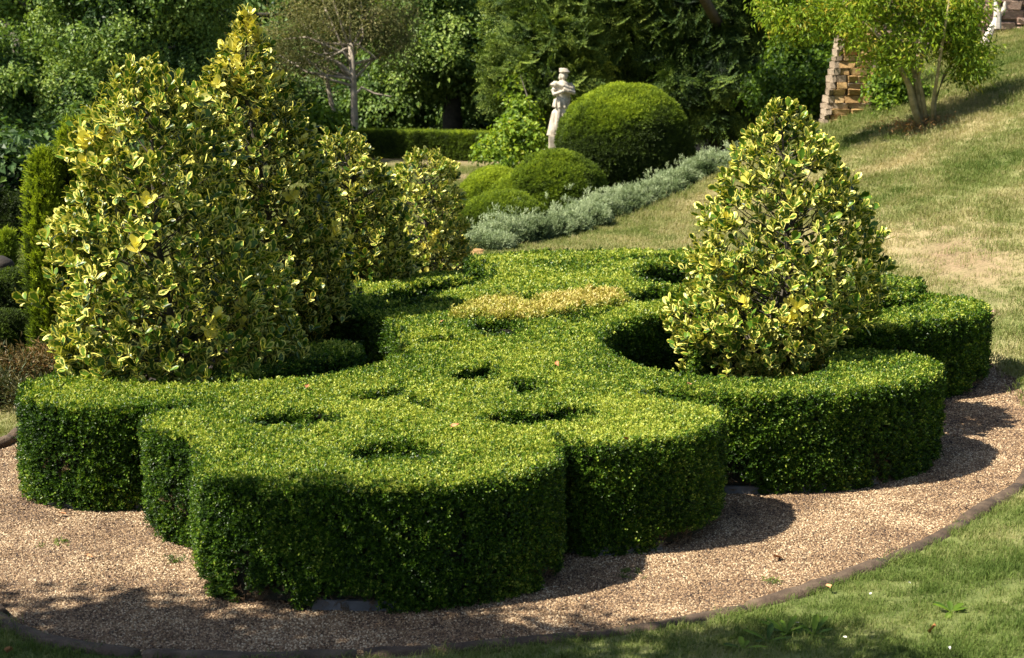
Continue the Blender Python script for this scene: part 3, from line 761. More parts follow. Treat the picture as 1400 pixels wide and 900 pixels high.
def prof_px(base, D, rows):
    """rows: (py, left px, right px) of the outline at distance D"""
    out = []
    for py, l, r_ in sorted(rows, reverse=True):
        a, b = far(l, py, D), far(r_, py, D)
        out.append((max(0.02, a[2] - base[2]), max(.02, (b[0] - a[0]) / 2), (a[0] + b[0]) / 2 - base[0]))
    return out
b1 = np.array([far(238, 500, 9.45)[0], 9.45, 0])
bush('largest yellow-edged bush, front left, its skirt resting on the leftmost hedge lobe', b1,
     prof_px(b1, 9.45, [(93, 175, 205), (112, 158, 240), (150, 134, 272), (200, 120, 298), (260, 108, 312), (330, 94, 336), (400, 90, 364), (460, 96, 384), (510, 115, 384), (545, 140, 360)]),
     shoots=1850, leafsize=1.04, seed=1, gold_spots=[(-.35, 2.05, .14), (.42, .95, .1)], tint0=.5)
b2 = np.array([far(362, 450, 11.2)[0], 11.2, 0])
bush('tallest yellow-edged bush on the left with bright yellow shoots at its tip', b2,
     prof_px(b2, 11.2, [(22, 334, 342), (55, 320, 354), (90, 302, 370), (120, 284, 386), (160, 275, 408), (220, 275, 430), (290, 285, 448), (370, 290, 460), (430, 290, 458), (465, 310, 430)]),
     shoots=1800, leafsize=1.04, seed=2, gold_spots=[(-.13, 2.75, .16), (-.17, 2.5, .13), (-.1, 2.95, .12), (-.45, 2.25, .11), (.1, 2.42, .1), (.6, 1.3, .08)], tint0=.34)
b3 = np.array([far(485, 400, 13.2)[0], 13.2, 0])
bush('yellow-edged bush third in the left row, half hidden behind the tallest one', b3,
     prof_px(b3, 13.2, [(188, 450, 480), (215, 440, 508), (260, 435, 530), (320, 435, 548), (380, 440, 548), (410, 455, 525)]), shoots=800, leafsize=1.1, seed=3, gold_spots=[(-.2, 1.2, .12)], tint0=.42)
b4 = np.array([far(585, 370, 15.6)[0], 15.6, 0])
bush('farthest and smallest yellow-edged bush at the end of the left row', b4,
     prof_px(b4, 15.6, [(212, 572, 595), (232, 545, 615), (280, 533, 628), (330, 528, 638), (370, 535, 638), (395, 555, 615)]), shoots=700, seed=4, gold_spots=[(.1, .7, .1)], tint0=.6)
b5 = np.array([far(1075, 480, 9.95)[0], 9.95, 0])
bush('cone-shaped yellow-edged bush standing alone in the right scoop of the hedge', b5,
     prof_px(b5, 9.95, [(150, 1052, 1078), (178, 1036, 1102), (220, 1008, 1136), (280, 982, 1168), (340, 962, 1190), (395, 958, 1200), (435, 935, 1175), (470, 935, 1130), (515, 960, 1115)]),
     shoots=1450, leafsize=.97, seed=5, gold_spots=[(-.1, .95, .07)], tint0=.56)

# ---------------------------------------------------------------- shaped shrubs and topiary
def blob_surface(n, c, r3, r, lump=.12, freq=2.5, zmin=0.0, off=0.0):
    d = r.normal(size=(n * 2, 3)); d /= np.linalg.norm(d, axis=1)[:, None]
    l = 1 + lump * (fbm(d[:, 0] * freq + off, d[:, 1] * freq + off, d[:, 2] * freq) - .5) * 2
    P = np.array(c) + d * np.array(r3) * l[:, None]; N_ = d / np.array(r3); N_ /= np.linalg.norm(N_, axis=1)[:, None]
    k = P[:, 2] > zmin; return P[k][:n], N_[k][:n]
def dome_core(c, r3, zmin, mat, parent, lump=.08, seed=0, name='twig_core', k=.94):
    V, F = [], []; nu, nv = 28, 14
    for j in range(nv + 1):
        ph = -PI / 2 + PI * j / nv
        for i in range(nu):
            th = 2 * PI * i / nu; d = np.array([math.cos(ph) * math.cos(th), math.cos(ph) * math.sin(th), math.sin(ph)])
            p = np.array(c) + d * np.array(r3) * k; p[2] = max(p[2], zmin); V.append(p)
    for j in range(nv):
        for i in range(nu): F.append((j * nu + i, j * nu + (i + 1) % nu, (j + 1) * nu + (i + 1) % nu, (j + 1) * nu + i))
    return link(name, mesh(name, V, F, True), mat, parent)
def topiary(name, label, cat, c, r3, n, src='yewtuft', scale=1.0, tint0=.5, group=None, topgain=.35, lump=.05, up=.3, core='yewcore', seed=0, tintf=None):
    gz_ = float(ground_z(c[0], c[1])); root = empty(name, (c[0], c[1], gz_), label, cat, group)
    r = np.random.default_rng(seed + 500)
    dome_core(c, r3, gz_ - .05, M[core], root)
    P, N_ = blob_surface(n, c, r3, r, lump * 1.6, 3.6, gz_, seed * 3.7)
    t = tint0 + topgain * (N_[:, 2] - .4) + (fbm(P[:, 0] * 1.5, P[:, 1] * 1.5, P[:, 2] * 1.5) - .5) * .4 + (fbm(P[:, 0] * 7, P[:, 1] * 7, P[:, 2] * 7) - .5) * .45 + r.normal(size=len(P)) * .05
    if tintf is not None: t = tintf(P, N_, t)
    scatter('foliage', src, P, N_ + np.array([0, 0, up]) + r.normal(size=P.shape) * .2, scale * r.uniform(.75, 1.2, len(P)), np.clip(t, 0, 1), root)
    return root

D = 27.0
def ell(l, r_, top, bot, D):
    a, b = far(l, (top + bot) / 2, D), far(r_, (top + bot) / 2, D); t, o = far((l + r_) / 2, top, D), far((l + r_) / 2, bot, D)
    return [(a[0] + b[0]) / 2, D, (t[2] + o[2]) / 2], (b[0] - a[0]) / 2, (t[2] - o[2]) / 2
c, rx, rz = ell(763, 943, 117, 290, 27)
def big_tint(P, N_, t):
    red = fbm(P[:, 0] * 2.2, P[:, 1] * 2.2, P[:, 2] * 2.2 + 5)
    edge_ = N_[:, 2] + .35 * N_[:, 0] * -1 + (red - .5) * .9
    return np.maximum(t + .12 - .22 * (1 - smooth(.25, .60, edge_)), .22 + .2 * (red - .3))  # sunny upper left and shaded lower right put into the tint
topiary('topiary_dome', 'large clipped dome, tinted sunny yellow-green on top and shady dark below, beside the statue', 'topiary', c, (rx, 1.25, rz), 7500, scale=1.1, tint0=.43, topgain=.55, tintf=big_tint, seed=1)
c, rx, rz = ell(900, 952, 190, 262, 27.6)
topiary('topiary_mound', 'small clipped mound peeping out behind the right foot of the large dome', 'topiary', c, (rx, .5, rz), 900, scale=.8, tint0=.5, seed=2, group='clipped green mounds')
c, rx, rz = ell(692, 832, 208, 345, 24.8)
topiary('topiary_mound', 'rounded mid green clipped mound in front of the statue pedestal', 'topiary', c, (rx, .8, rz), 3600, scale=.85, tint0=.52, topgain=.22, seed=3, group='clipped green mounds')
c, rx, rz = ell(628, 728, 230, 330, 25.6)
topiary('topiary_mound', 'bright lime green clipped mound at the left end of the group', 'topiary', c, (rx, .8, rz), 2400, scale=.85, tint0=.62, seed=4, group='clipped green mounds')
c, rx, rz = ell(668, 742, 240, 330, 24.9)
topiary('topiary_mound', 'narrow yellowish clipped mound squeezed between the lime and the mid green ones', 'topiary', c, (rx, .6, rz), 1800, scale=.75, tint0=.62, seed=6, group='clipped green mounds')
c, rx, rz = ell(630, 748, 264, 350, 21.6)
topiary('topiary_mound', 'dark green flat clipped mound lowest and nearest of the group, behind the silver shrubs', 'topiary', c, (rx, .6, rz), 2200, scale=.8, tint0=.46, topgain=.25, seed=5, group='clipped green mounds')
# left edge shrubs
c, rx, rz = ell(-45, 38, 428, 560, 12.2)
topiary('topiary_mound', 'dark green low clipped mound at the left edge below the stone ornament', 'topiary', c, (rx, .7, rz), 2200, scale=.5, tint0=.34, topgain=.15, seed=7, group='clipped green mounds')
c, rx, rz = ell(-30, 44, 375, 470, 13.6)
topiary('dark_shrub', 'loose dark green shrub behind the left clipped mound, beside the golden column', 'shrub', c, (rx, .6, rz), 1500, scale=.7, tint0=.30, lump=.2, topgain=.2, seed=8)

c, rx, rz = ell(-150, 66, 262, 420, 20.5)  # shrub added to cover pale ground; its dark tint stands for shade
topiary('dark_shrub', 'broad added leafy shrub standing in for deep shade at the far left behind the golden column', 'shrub', c, (rx, .9, rz), 2600, scale=1.3, tint0=.10, lump=.2, topgain=.12, seed=12)

def column(label, base, prof, n, tint0, seed):
    root = empty('columnar_yew', base, label, 'tree', 'upright golden yews'); r = np.random.default_rng(seed)
    ph = np.array([p[0] for p in prof]); pr = np.array([p[1] for p in prof]); ps = np.array([p[2] for p in prof])
    V, F = [], []
    for i, h in enumerate(np.linspace(0, ph[-1], 14)):
        for j in range(14):
            th = 2 * PI * j / 14; q = np.interp(h, ph, pr) * .82; V.append((np.interp(h, ph, ps) + q * math.cos(th), q * math.sin(th), h))
    for i in range(13):
        for j in range(14): F.append((i * 14 + j, i * 14 + (j + 1) % 14, (i + 1) * 14 + (j + 1) % 14, (i + 1) * 14 + j))
    F.append(tuple(13 * 14 + j for j in range(14)))
    o = link('twig_core', mesh('twig_core', V, F, True), M['yewcore'], root); o.matrix_parent_inverse = Matrix()
    mb = MB(); mb.tube([(0, 0, -.1), (0, 0, .5), (.01, 0, 1.2)], [.07, .06, .04], 8); o = mb.build('trunk', M['bark'], root); o.matrix_parent_inverse = Matrix()
    z = r.uniform(.03, ph[-1], n); th = r.uniform(0, 2 * PI, n)
    fl = fbm(np.cos(th) * 3 + seed, np.sin(th) * 3, z * .8); q = np.interp(z, ph, pr) * (.72 + .55 * fl)
    P = np.stack([np.interp(z, ph, ps) + q * np.cos(th), q * np.sin(th), z], 1)
    Z = np.stack([np.cos(th) * .5, np.sin(th) * .5, np.full(n, 1.0)], 1) + r.normal(size=(n, 3)) * .15
    t = tint0 + (fl - .5) * 1.9 + .55 * (z / ph[-1] - .5) + r.normal(size=n) * .06
    o = scatter('foliage', 'yewplume', P, Z, r.uniform(.32, .62, n), np.clip(t, 0, 1), root); o.matrix_parent_inverse = Matrix()
def colpx(D, cx, rows):
    base = hit(cx, D); D = base[1]; return base, prof_px(base, D, rows)
b, p = colpx(500, 64, [(208, 56, 64), (228, 46, 76), (300, 40, 86), (400, 42, 88), (460, 46, 88), (490, 48, 86)])
column('shorter upright golden yew at the far left, narrow and pointed', b, [(0, .16, 0)] + p, 3600, .62, 21)
b, p = colpx(494, 116, [(165, 96, 128), (190, 84, 145), (260, 82, 150), (400, 86, 150), (475, 92, 144)])
column('taller broad upright yew just behind the largest yellow-edged bush', b, [(0, .2, 0)] + p, 5200, .36, 22)

# pale conifer shoot, rusty plants, stone ornament at the left edge
c, rx, rz = ell(2, 16, 318, 372, 15.5)
topiary('pale_conifer', 'slim pale green pointed conifer in the shade at the left edge', 'conifer', c, (rx, .08, rz), 260, src='yewplume', scale=.6, tint0=.72, up=1.5, seed=9)
def loose(name, label, cat, pos, spread, h, n, src, scale, tint0, seed, group=None, up=.8, stemmat='bark'):
    r = np.random.default_rng(seed); gz_ = float(ground_z(pos[0], pos[1])); root = empty(name, (pos[0], pos[1], gz_), label, cat, group)
    mb = MB(); P = []; Z = []
    for k in range(max(4, n // 26)):
        th = r.uniform(0, 6.28); q = math.sqrt(r.random()); e = np.array([math.cos(th) * q * spread[0], math.sin(th) * q * spread[1], h * r.uniform(.55, 1.0) * (1 - .35 * q * q)])
        mb.tube([(e[0] * .15, e[1] * .15, -.03), (e[0] * .6, e[1] * .6, e[2] * .5), e], [.012, .009, .004], 4)
        for s in range(26):
            t = r.uniform(.25, 1.0) ** .7; p = e * np.array([t, t, t]) + r.normal(size=3) * np.array([.07, .07, .05]) * (h + .4); p[2] = max(p[2], .02); P.append(p); Z.append(np.array([p[0], p[1], up * h]) + r.normal(size=3) * .15)
    o = mb.build('stems', M[stemmat], root); o.matrix_parent_inverse = Matrix(); o['kind'] = 'stuff'
    P = np.array(P); Z = np.array(Z)
    t = tint0 + (fbm(P[:, 0] * 3, P[:, 1] * 3, P[:, 2] * 3 + seed) - .5) * .6 + r.normal(size=len(P)) * .08
    o = scatter('foliage', src, P, Z, scale * r.uniform(.7, 1.2, len(P)), np.clip(t, 0, 1), root); o.matrix_parent_inverse = Matrix()
    return root
q = hit(20, 528); loose('rusty_plant', 'low rusty brown plant left of the golden column, at the photo edge', 'plant', q, (.4, .3), .2, 260, 'rust', .9, .35, 31, 'low rusty brown plants')
q = hit(72, 518); loose('rusty_plant', 'low rusty brown plant right under the shorter golden yew', 'plant', q, (.4, .35), .24, 260, 'rust', .9, .55, 32, 'low rusty brown plants')
q = hit(22, 556); loose('green_plant', 'low soft green plant between the kerb and the rusty plants', 'plant', q, (.5, .3), .16, 260, 'rust', 1.0, .06, 33)

def rough_block(sx, sy, sz, r, j=.06, bev=.15):
    """an uneven block: 24 vertices, chamfered"""
    bm = bmesh.new(); bmesh.ops.create_cube(bm, size=1)
    bmesh.ops.bevel(bm, geom=bm.edges[:], offset=bev * .5, segments=1, affect='EDGES')
    for v in bm.verts: v.co = Vector((v.co.x * sx, v.co.y * sy, v.co.z * sz)) + Vector(r.normal(size=3)) * j * min(sx, sy, sz)
    me = bpy.data.meshes.new('stone'); bm.to_mesh(me); bm.free(); return me
R7 = np.random.default_rng(77)
q = far(2, 372, 14.8); orn = empty('stone_ornament', (q[0], q[1], float(ground_z(q[0], q[1]))), 'weathered grey carved stone finial cut by the left edge', 'ornament')
gzq = orn.location.z; zt = far(2, 350, 14.8)[2]
prof = [(.0, .22), (.25, .22), (.3, .17), (.9, .13), (.95, .16), (1.02, .17), (1.1, .10), (1.3, .14), (1.42, .11), (1.55, .03)]
V, F = [], []
k_ = (zt - gzq) / 1.55
for h, rr in prof:
    for j in range(12): V.append((rr * math.cos(j * PI / 6) + q[0], rr * math.sin(j * PI / 6) + q[1], gzq + h * k_))
for i in range(len(prof) - 1):
    for j in range(12): F.append((i * 12 + j, i * 12 + (j + 1) % 12, (i + 1) * 12 + (j + 1) % 12, (i + 1) * 12 + j))
F.append(tuple((len(prof) - 1) * 12 + j for j in range(12)))
link('body', mesh('body', V, F, True), M['rock'], orn)

# silver shrubs along the foot of the bank
line_px = [(664, 338, 19.9), (690, 330, 20.2), (718, 326, 20.7), (745, 320, 21.3), (772, 314, 21.9), (799, 306, 22.6), (826, 297, 23.2), (853, 288, 23.7), (880, 279, 24.1), (908, 268, 24.5), (934, 254, 24.9), (968, 238, 25.2), (990, 228, 25.4)]
where = ['leftmost of the row, its foot at the dry grass edge', 'second from the left end of the row', 'below the lime green clipped mound', 'below the mid green clipped mound, left side', 'below the mid green clipped mound, right side', 'at the left foot of the large dome',
         'below the dark left half of the large dome', 'below the centre of the large dome', 'below the right half of the large dome', 'at the right foot of the large dome with tall thin shoots', 'just right of the large dome', 'second from the right end of the row', 'small one ending the row up on the bank']
for i, ((px, py, D), w) in enumerate(zip(line_px, where)):
    q = hit(px, py + 3, 12); r = np.random.default_rng(600 + i)
    root = empty('silver_shrub', q, 'silver grey leafy shrub ' + w, 'shrub', 'silver grey shrubs in a row')
    hgt = (.33 if i not in (0, 11, 12) else .28) * r.uniform(.85, 1.1) * r.uniform(.9, 1.15); c = np.array([0, 0, hgt * .45]); rr = (.40, .34, hgt * .55)
    o = dome_core(c, rr, -.05, M['yewcore'], root, k=.7); o.matrix_parent_inverse = Matrix()
    P, N_ = blob_surface(620, c, rr, r, .35, 3.2, 0, i * 2.1); N_ += np.array([0, 0, .7]) + r.normal(size=P.shape) * .25
    k = r.random(len(P)) < .6; P[k] *= r.uniform(.85, 1.0, (k.sum(), 1))
    E_ = r.normal(size=(26, 3)) * np.array([.2, .2, .07]) + np.array([0, 0, hgt + .03]); P = np.concatenate([P, E_]); N_ = np.concatenate([N_, np.tile([0, 0, 1.0], (26, 1))])
    t = .45 + (fbm(P[:, 0] * 6 + i, P[:, 1] * 6, P[:, 2] * 6) - .5) * 1.5 + .35 * (P[:, 2] / hgt - .7)
    o = scatter('foliage', 'silver', P, N_, r.uniform(.55, .95, len(P)), np.clip(t, 0, 1), root); o.matrix_parent_inverse = Matrix()

# clipped hedge in the background
hl, hr = far(430, 196, 38.5), far(712, 180, 35.0); hz = .1
def longhedge():
    a, b = np.array([hl[0] - 1.2, 38.6]), np.array([hr[0], 35.0]); d = (b - a) / np.linalg.norm(b - a); n = np.array([-d[1], d[0]]) * 1.1
    ol = np.array([a, b, b + n, a + n]); p = catmull([tuple(v) for v in np.repeat(ol, 2, 0)], .2)
    if area(p) < 0: p = p[::-1]
    z1 = far(600, 183, 36.3)[2]
    return hedge('clipped_hedge', p, z1, 'long straight dark green clipped hedge in the background below the trees', 'hedge', src='yewtuft', dens=260, z0=.1, tint0=.54, near=60, core=M['yewcore'], wall_bias=.04)
longhedge()

# ---------------------------------------------------------------- statue on its pedestal
sb = far(765, 186, 31.0)
def statue():
    bm = bmesh.new()
    def ell_ring(c, rx, ry, k=14, rot=0):
        return [bm.verts.new((c[0] + rx * math.cos(2 * PI * j / k + rot), c[1] + ry * math.sin(2 * PI * j / k + rot), c[2])) for j in range(k)]
    def loft(rings):
        R = [ell_ring(*g) for g in rings]
        for a, b in zip(R, R[1:]):
            for j in range(len(a)): bm.faces.new((a[j], a[(j + 1) % len(a)], b[(j + 1) % len(a)], b[j]))
        bm.faces.new(R[0][::-1]); bm.faces.new(R[-1])
    def tube(pts, rad, k=8):
        pts = [Vector(p) for p in pts]; R = []
        for i, p in enumerate(pts):
            t = (pts[min(i + 1, len(pts) - 1)] - pts[max(i - 1, 0)]).normalized(); u = t.cross(Vector((0, .1, 1)) if abs(t.z) < .9 else Vector((1, 0, 0))).normalized(); w = t.cross(u)
            R.append([bm.verts.new(p + rad[i] * (u * math.cos(2 * PI * j / k) + w * math.sin(2 * PI * j / k))) for j in range(k)])
        for a, b in zip(R, R[1:]):
            for j in range(k): bm.faces.new((a[j], a[(j + 1) % k], b[(j + 1) % k], b[j]))
        bm.faces.new(R[0][::-1]); bm.faces.new(R[-1])
    # tree-stump support behind the legs, legs, hips, torso
    loft([((-.10, .06, 0), .17, .13), ((-.11, .05, .12), .14, .12), ((-.12, .05, .3), .10, .09), ((-.10, .04, .5), .09, .08), ((-.04, .03, .62), .08, .08)])
    tube([(-.06, -.02, .02), (-.075, -.02, .22), (-.06, -.04, .40), (-.035, 0, .72)], [.055, .06, .068, .10])
    tube([(.04, -.12, .02), (.055, -.06, .22), (.06, -.07, .40), (.05, 0, .72)], [.05, .058, .068, .10])
    tube([(.04, -.20, .02), (.045, -.12, .035)], [.03, .045]); tube([(-.08, -.12, .02), (-.065, -.03, .035)], [.03, .05])
    loft([((.0, 0, .66), .145, .11), ((.005, 0, .76), .15, .115), ((.01, 0, .86), .125, .10), ((.01, 0, .98), .145, .115), ((.005, 0, 1.10), .17, .12), ((0, 0, 1.17), .14, .10), ((.01, 0, 1.21), .06, .06)])
    # breeches and tunic hem folds
    for k in range(9):
        a = k * PI * 2 / 9; tube([(.145 * math.cos(a), .11 * math.sin(a), .80), (.165 * math.cos(a + .15), .125 * math.sin(a + .15), .62)], [.022, .034], 6)
    # puffed sleeves and folded arms
    tube([(-.13, 0, 1.15), (-.20, -.01, 1.08), (-.20, -.03, 1.00)], [.07, .09, .075]); tube([(-.20, -.03, 1.0), (-.19, -.08, .90), (-.06, -.17, .97), (.05, -.16, 1.0)], [.05, .048, .04, .035])
    tube([(.14, 0, 1.15), (.20, -.01, 1.06), (.22, -.05, .98)], [.07, .085, .06]); tube([(.22, -.05, .98), (.23, -.10, .96), (.08, -.19, .99), (-.02, -.17, 1.04)], [.05, .045, .04, .032])
    # cloak swag across the chest and down the back
    tube([(-.17, -.05, 1.16), (-.02, -.13, 1.10), (.14, -.11, 1.04), (.24, -.03, .98)], [.045, .05, .05, .05]); tube([(.12, .08, 1.15), (.16, .12, .8), (.13, .13, .4), (.10, .12, .1)], [.06, .07, .06, .05])
    # neck, head turned to the right, nose, chin, hair, flat hat
    tube([(.01, 0, 1.18), (.015, -.005, 1.27)], [.05, .046])
    loft([((.02, -.01, 1.24), .045, .05), ((.025, -.015, 1.28), .064, .072), ((.028, -.01, 1.33), .07, .08), ((.03, -.005, 1.38), .068, .078), ((.03, 0, 1.42), .05, .06)])
    tube([(.075, -.065, 1.34), (.09, -.08, 1.315)], [.012, .017], 6); tube([(.06, -.055, 1.275), (.07, -.06, 1.262)], [.024, .018], 6)
    tube([(-.045, .0, 1.36), (-.05, .01, 1.26), (-.04, .03, 1.22)], [.035, .04, .025]); tube([(.02, .06, 1.36), (.02, .07, 1.24)], [.045, .04])
    loft([((.03, 0, 1.385), .105, .11), ((.03, 0, 1.405), .115, .12), ((.02, 0, 1.43), .10, .10), ((.0, .01, 1.47), .095, .09), ((-.01, .01, 1.485), .05, .05)])
    me = bpy.data.meshes.new('statue'); bm.to_mesh(me); bm.free(); return me
sobj = bpy.data.objects.new('statue', statue()); COL.objects.link(sobj); sobj.data.materials.append(M['marble'])
sobj.location = (sb[0], sb[1], sb[2]); sobj.rotation_euler = (0, math.radians(3), math.radians(14)); sobj.scale = (1.02, 1.02, .97)
md = sobj.modifiers.new('blend', 'REMESH'); md.mode = 'VOXEL'; md.voxel_size = .011; md.use_smooth_shade = True
tag(sobj, 'weathered pale stone statue of a standing figure in flat hat with folded arms', 'statue')
gzs = float(ground_z(sb[0], sb[1])); ped = empty('pedestal', (sb[0], sb[1], gzs), 'pale stone pedestal with projecting cap under the statue', 'pedestal')
def box_mesh(name, sx, sy, z0, z1, bev=.012):
    bm = bmesh.new(); bmesh.ops.create_cube(bm, size=1)
    for v in bm.verts: v.co = Vector((v.co.x * sx, v.co.y * sy, z0 + (v.co.z + .5) * (z1 - z0)))
    bmesh.ops.bevel(bm, geom=bm.edges[:], offset=bev, segments=2, affect='EDGES')
    me = bpy.data.meshes.new(name); bm.to_mesh(me); bm.free(); return me
H_ = sb[2] - gzs
for nm, sx, z0, z1 in (('plinth_block', .46, H_ - .30, H_ + .01), ('cap', .72, H_ - .37, H_ - .302), ('cornice', .60, H_ - .41, H_ - .372), ('shaft', .50, .12, H_ - .412), ('base', .68, -.05, .118)):
    o = link(nm, box_mesh(nm, sx, sx, z0, z1), M['marble'], ped); o.matrix_parent_inverse = Matrix()

# ---------------------------------------------------------------- stonework: leaning buttress, upper wall, rocks
def stone_wall(name, label, cat, p0, p1, hfun, thick, rows, lens, mat, seed, back_step=0.0):
    """coursed rubble: every stone its own block, leaning face; p0,p1 ground ends"""
    r = np.random.default_rng(seed); p0, p1 = np.array(p0, float), np.array(p1, float); L = np.linalg.norm(p1[:2] - p0[:2]); d = (p1 - p0)[:2] / L; n = np.array([d[1], -d[0]])
    root = empty(name, tuple(p0), label, cat); z = 0.0; ang = math.atan2(d[1], d[0]); hmax = max(hfun(0), hfun(L)); k = 0
    variants = [rough_block(1, 1, 1, r, .05, .14) for _ in range(6)]
    for v in variants: v.materials.append(mat)
    while z < hmax:
        h = r.uniform(*rows); x = -r.uniform(0, .1)
        while x < L:
            l = r.uniform(*lens); x1 = min(x + l, L)
            if x1 - x > .08 and z < hfun((x + x1) / 2):
                lo = max(x, 0); q = p0[:2] + d * ((lo + x1) / 2) - n * (back_step * z) + n * r.uniform(0, .02)
                o = bpy.data.objects.new('stone', variants[r.integers(0, 6)]); COL.objects.link(o); o.parent = root
                gz0 = p0[2] + (p1[2] - p0[2]) * ((lo + x1) / 2 / L)
                o.location = (q[0] - p0[0], q[1] - p0[1], gz0 - p0[2] + z + h / 2 - .1); o.rotation_euler = (0, r.normal() * .015, ang + r.normal() * .02)
                o.scale = ((x1 - lo) - .014, thick * r.uniform(.95, 1.05), h - .012); k += 1
            x = x1
        z += h
    # dark joint core behind the faces
    V = []; hh = [hfun(0), hfun(L)]
    for (q, h, gz0) in ((p0, hh[0], p0[2]), (p1, hh[1], p1[2])):
        for s in (-.4, .4): 
            V.append((q[0] - p0[0] + n[0] * s * thick, q[1] - p0[1] + n[1] * s * thick, gz0 - p0[2] - .15)); V.append((q[0] - p0[0] + n[0] * s * thick - n[0] * back_step * h, q[1] - p0[1] + n[1] * s * thick - n[1] * back_step * h, gz0 - p0[2] + h - .16))
    o = link('joint_core', mesh('joint_core', V, [(0, 4, 5, 1), (2, 3, 7, 6), (0, 1, 3, 2), (4, 6, 7, 5), (1, 5, 7, 3)]), M['mortar'], root); o.matrix_parent_inverse = Matrix()
    return root
# buttress: stepped courses, sloping left edge
Db = float(hit(1150, 168, 12)[1]); bl, br_ = far(1126, 168, Db), far(1186, 164, Db)
r = np.random.default_rng(88); root = empty('stone_buttress', (bl[0], Db, bl[2] - .05), 'tapering buttress of yellow and grey sandstone blocks beside the small tree', 'buttress')
vs = [rough_block(1, 1, 1, r, .05, .12) for _ in range(5)]; vg = [v.copy() for v in vs]
for v in vs: v.materials.append(M['stone'])
for v in vg: v.materials.append(M['greystone'])
z = 0; W = br_[0] - bl[0] + .10; top_h = 2.9
while z < top_h:
    h = r.uniform(.07, .14); xl = .17 * z; x = xl; first = True
    while x < W:
        l = r.uniform(.18, .34) if not first else r.uniform(.08, .13); x1 = min(x + l, W)
        if W - x1 < .1: x1 = W
        pool = vg if first or r.random() < .08 else vs; o = bpy.data.objects.new('stone', pool[r.integers(0, 5)]); COL.objects.link(o); o.parent = root
        o.location = ((x + x1) / 2, .25 + .06 * z + r.normal() * .012, z + h / 2); o.scale = (x1 - x - .012, .42, h - .010); o.rotation_euler = (0, r.normal() * .03, r.normal() * .05); x = x1; first = False
    z += h
o = link('joint_core', mesh('joint_core', [(.05, .10, -.1), (W - .03, .10, -.1), (W - .03, .26, top_h - .08), (.05 + .17 * top_h, .26, top_h - .08), (.05, .40, -.1), (W - .03, .40, -.1), (W - .03, .54, top_h - .08), (.05 + .17 * top_h, .54, top_h - .08)],
     [(0, 1, 2, 3), (5, 4, 7, 6), (4, 0, 3, 7), (1, 5, 6, 2), (3, 2, 6, 7)]), M['mortar'], root); o.matrix_parent_inverse = Matrix()
w0 = far(1195, 38, 29.5); w1 = far(1440, 22, 30.0)
for q in (w0, w1): q[2] = float(ground_z(q[0], q[1])) - .1
stone_wall('stone_wall', 'pinkish sandstone rubble wall along the top of the bank', 'wall', w0, w1, lambda x: 1.7, .45, (.14, .22), (.22, .5), M['redstone'], 89)
gq = far(1362, 42, 28.3); gq[2] = float(ground_z(gq[0], gq[1]))
stump = empty('bleached_stump', gq, 'bleached white forked dead stump below the upper wall', 'stump')
mb = MB(); mb.tube([(-.25, 0, -.1), (-.12, 0, .25), (.0, 0, .5)], [.10, .075, .05], 7); mb.tube([(0, 0, .3), (.0, 0, .6), (-.06, 0, .85)], [.09, .07, .02], 7); mb.tube([(0, 0, .45), (.12, 0, .65), (.14, 0, .82)], [.07, .05, .02], 7)
o = mb.build('trunk', M['pale_rock'], stump); o.matrix_parent_inverse = Matrix()
def rock(name, label, pos, s, mat, seed, cat='rock', group=None, sink=.25):
    r = np.random.default_rng(seed); bm = bmesh.new(); bmesh.ops.create_icosphere(bm, subdivisions=3, radius=1)
    for v in bm.verts:
        k = .35 + 1.3 * float(fbm(v.co.x * 1.9 + seed, v.co.y * 1.9, v.co.z * 1.9 + 3, 4)); v.co = Vector((v.co.x * s[0] * k, v.co.y * s[1] * k, v.co.z * s[2] * k))
    me = bpy.data.meshes.new(name); bm.to_mesh(me); bm.free(); o = link(name, me, mat); o.location = (pos[0], pos[1], pos[2] + s[2] * (1 - 2 * sink) * .8); o.rotation_euler = (0, 0, r.uniform(0, 6)); return tag(o, label, cat, group)
for i, (px, py, sx, lb) in enumerate([(958, 196, .5, 'dark rock behind the large dome, lowest in the shaded heap'), (985, 172, .6, 'rounded dark boulder under the conifer left of the big slab'), (1022, 182, .8, 'large dark leaning rock slab in the shade below the conifer'),
                                     (1000, 205, .6, 'dark flat rock at the foot of the shaded heap above the silver shrubs'), (1050, 160, .55, 'dark rock highest in the shaded heap near the bank edge')]):
    q = far(px, py, 28.8 + .3 * (i % 3)); g = float(ground_z(q[0], q[1]))
    rock('rock', lb, (q[0], q[1], g), (sx, .5, max(.2, (q[2] - g) * .33 + .05)), M['rock'], 700 + i, group='dark rocks below the conifer', sink=.1)
q = far(1352, 444, 13.4); rock('rock', 'small pinkish stone on the grass beside the rightmost hedge corner', (q[0], q[1], float(ground_z(q[0], q[1]))), (.09, .08, .06), M['redstone'], 711)
q = far(640, 340, 19.4)
rock('rock', 'low tan stone at the left end of the silver shrubs', (q[0], q[1], 0), (.28, .2, .09), M['stone'], 712)

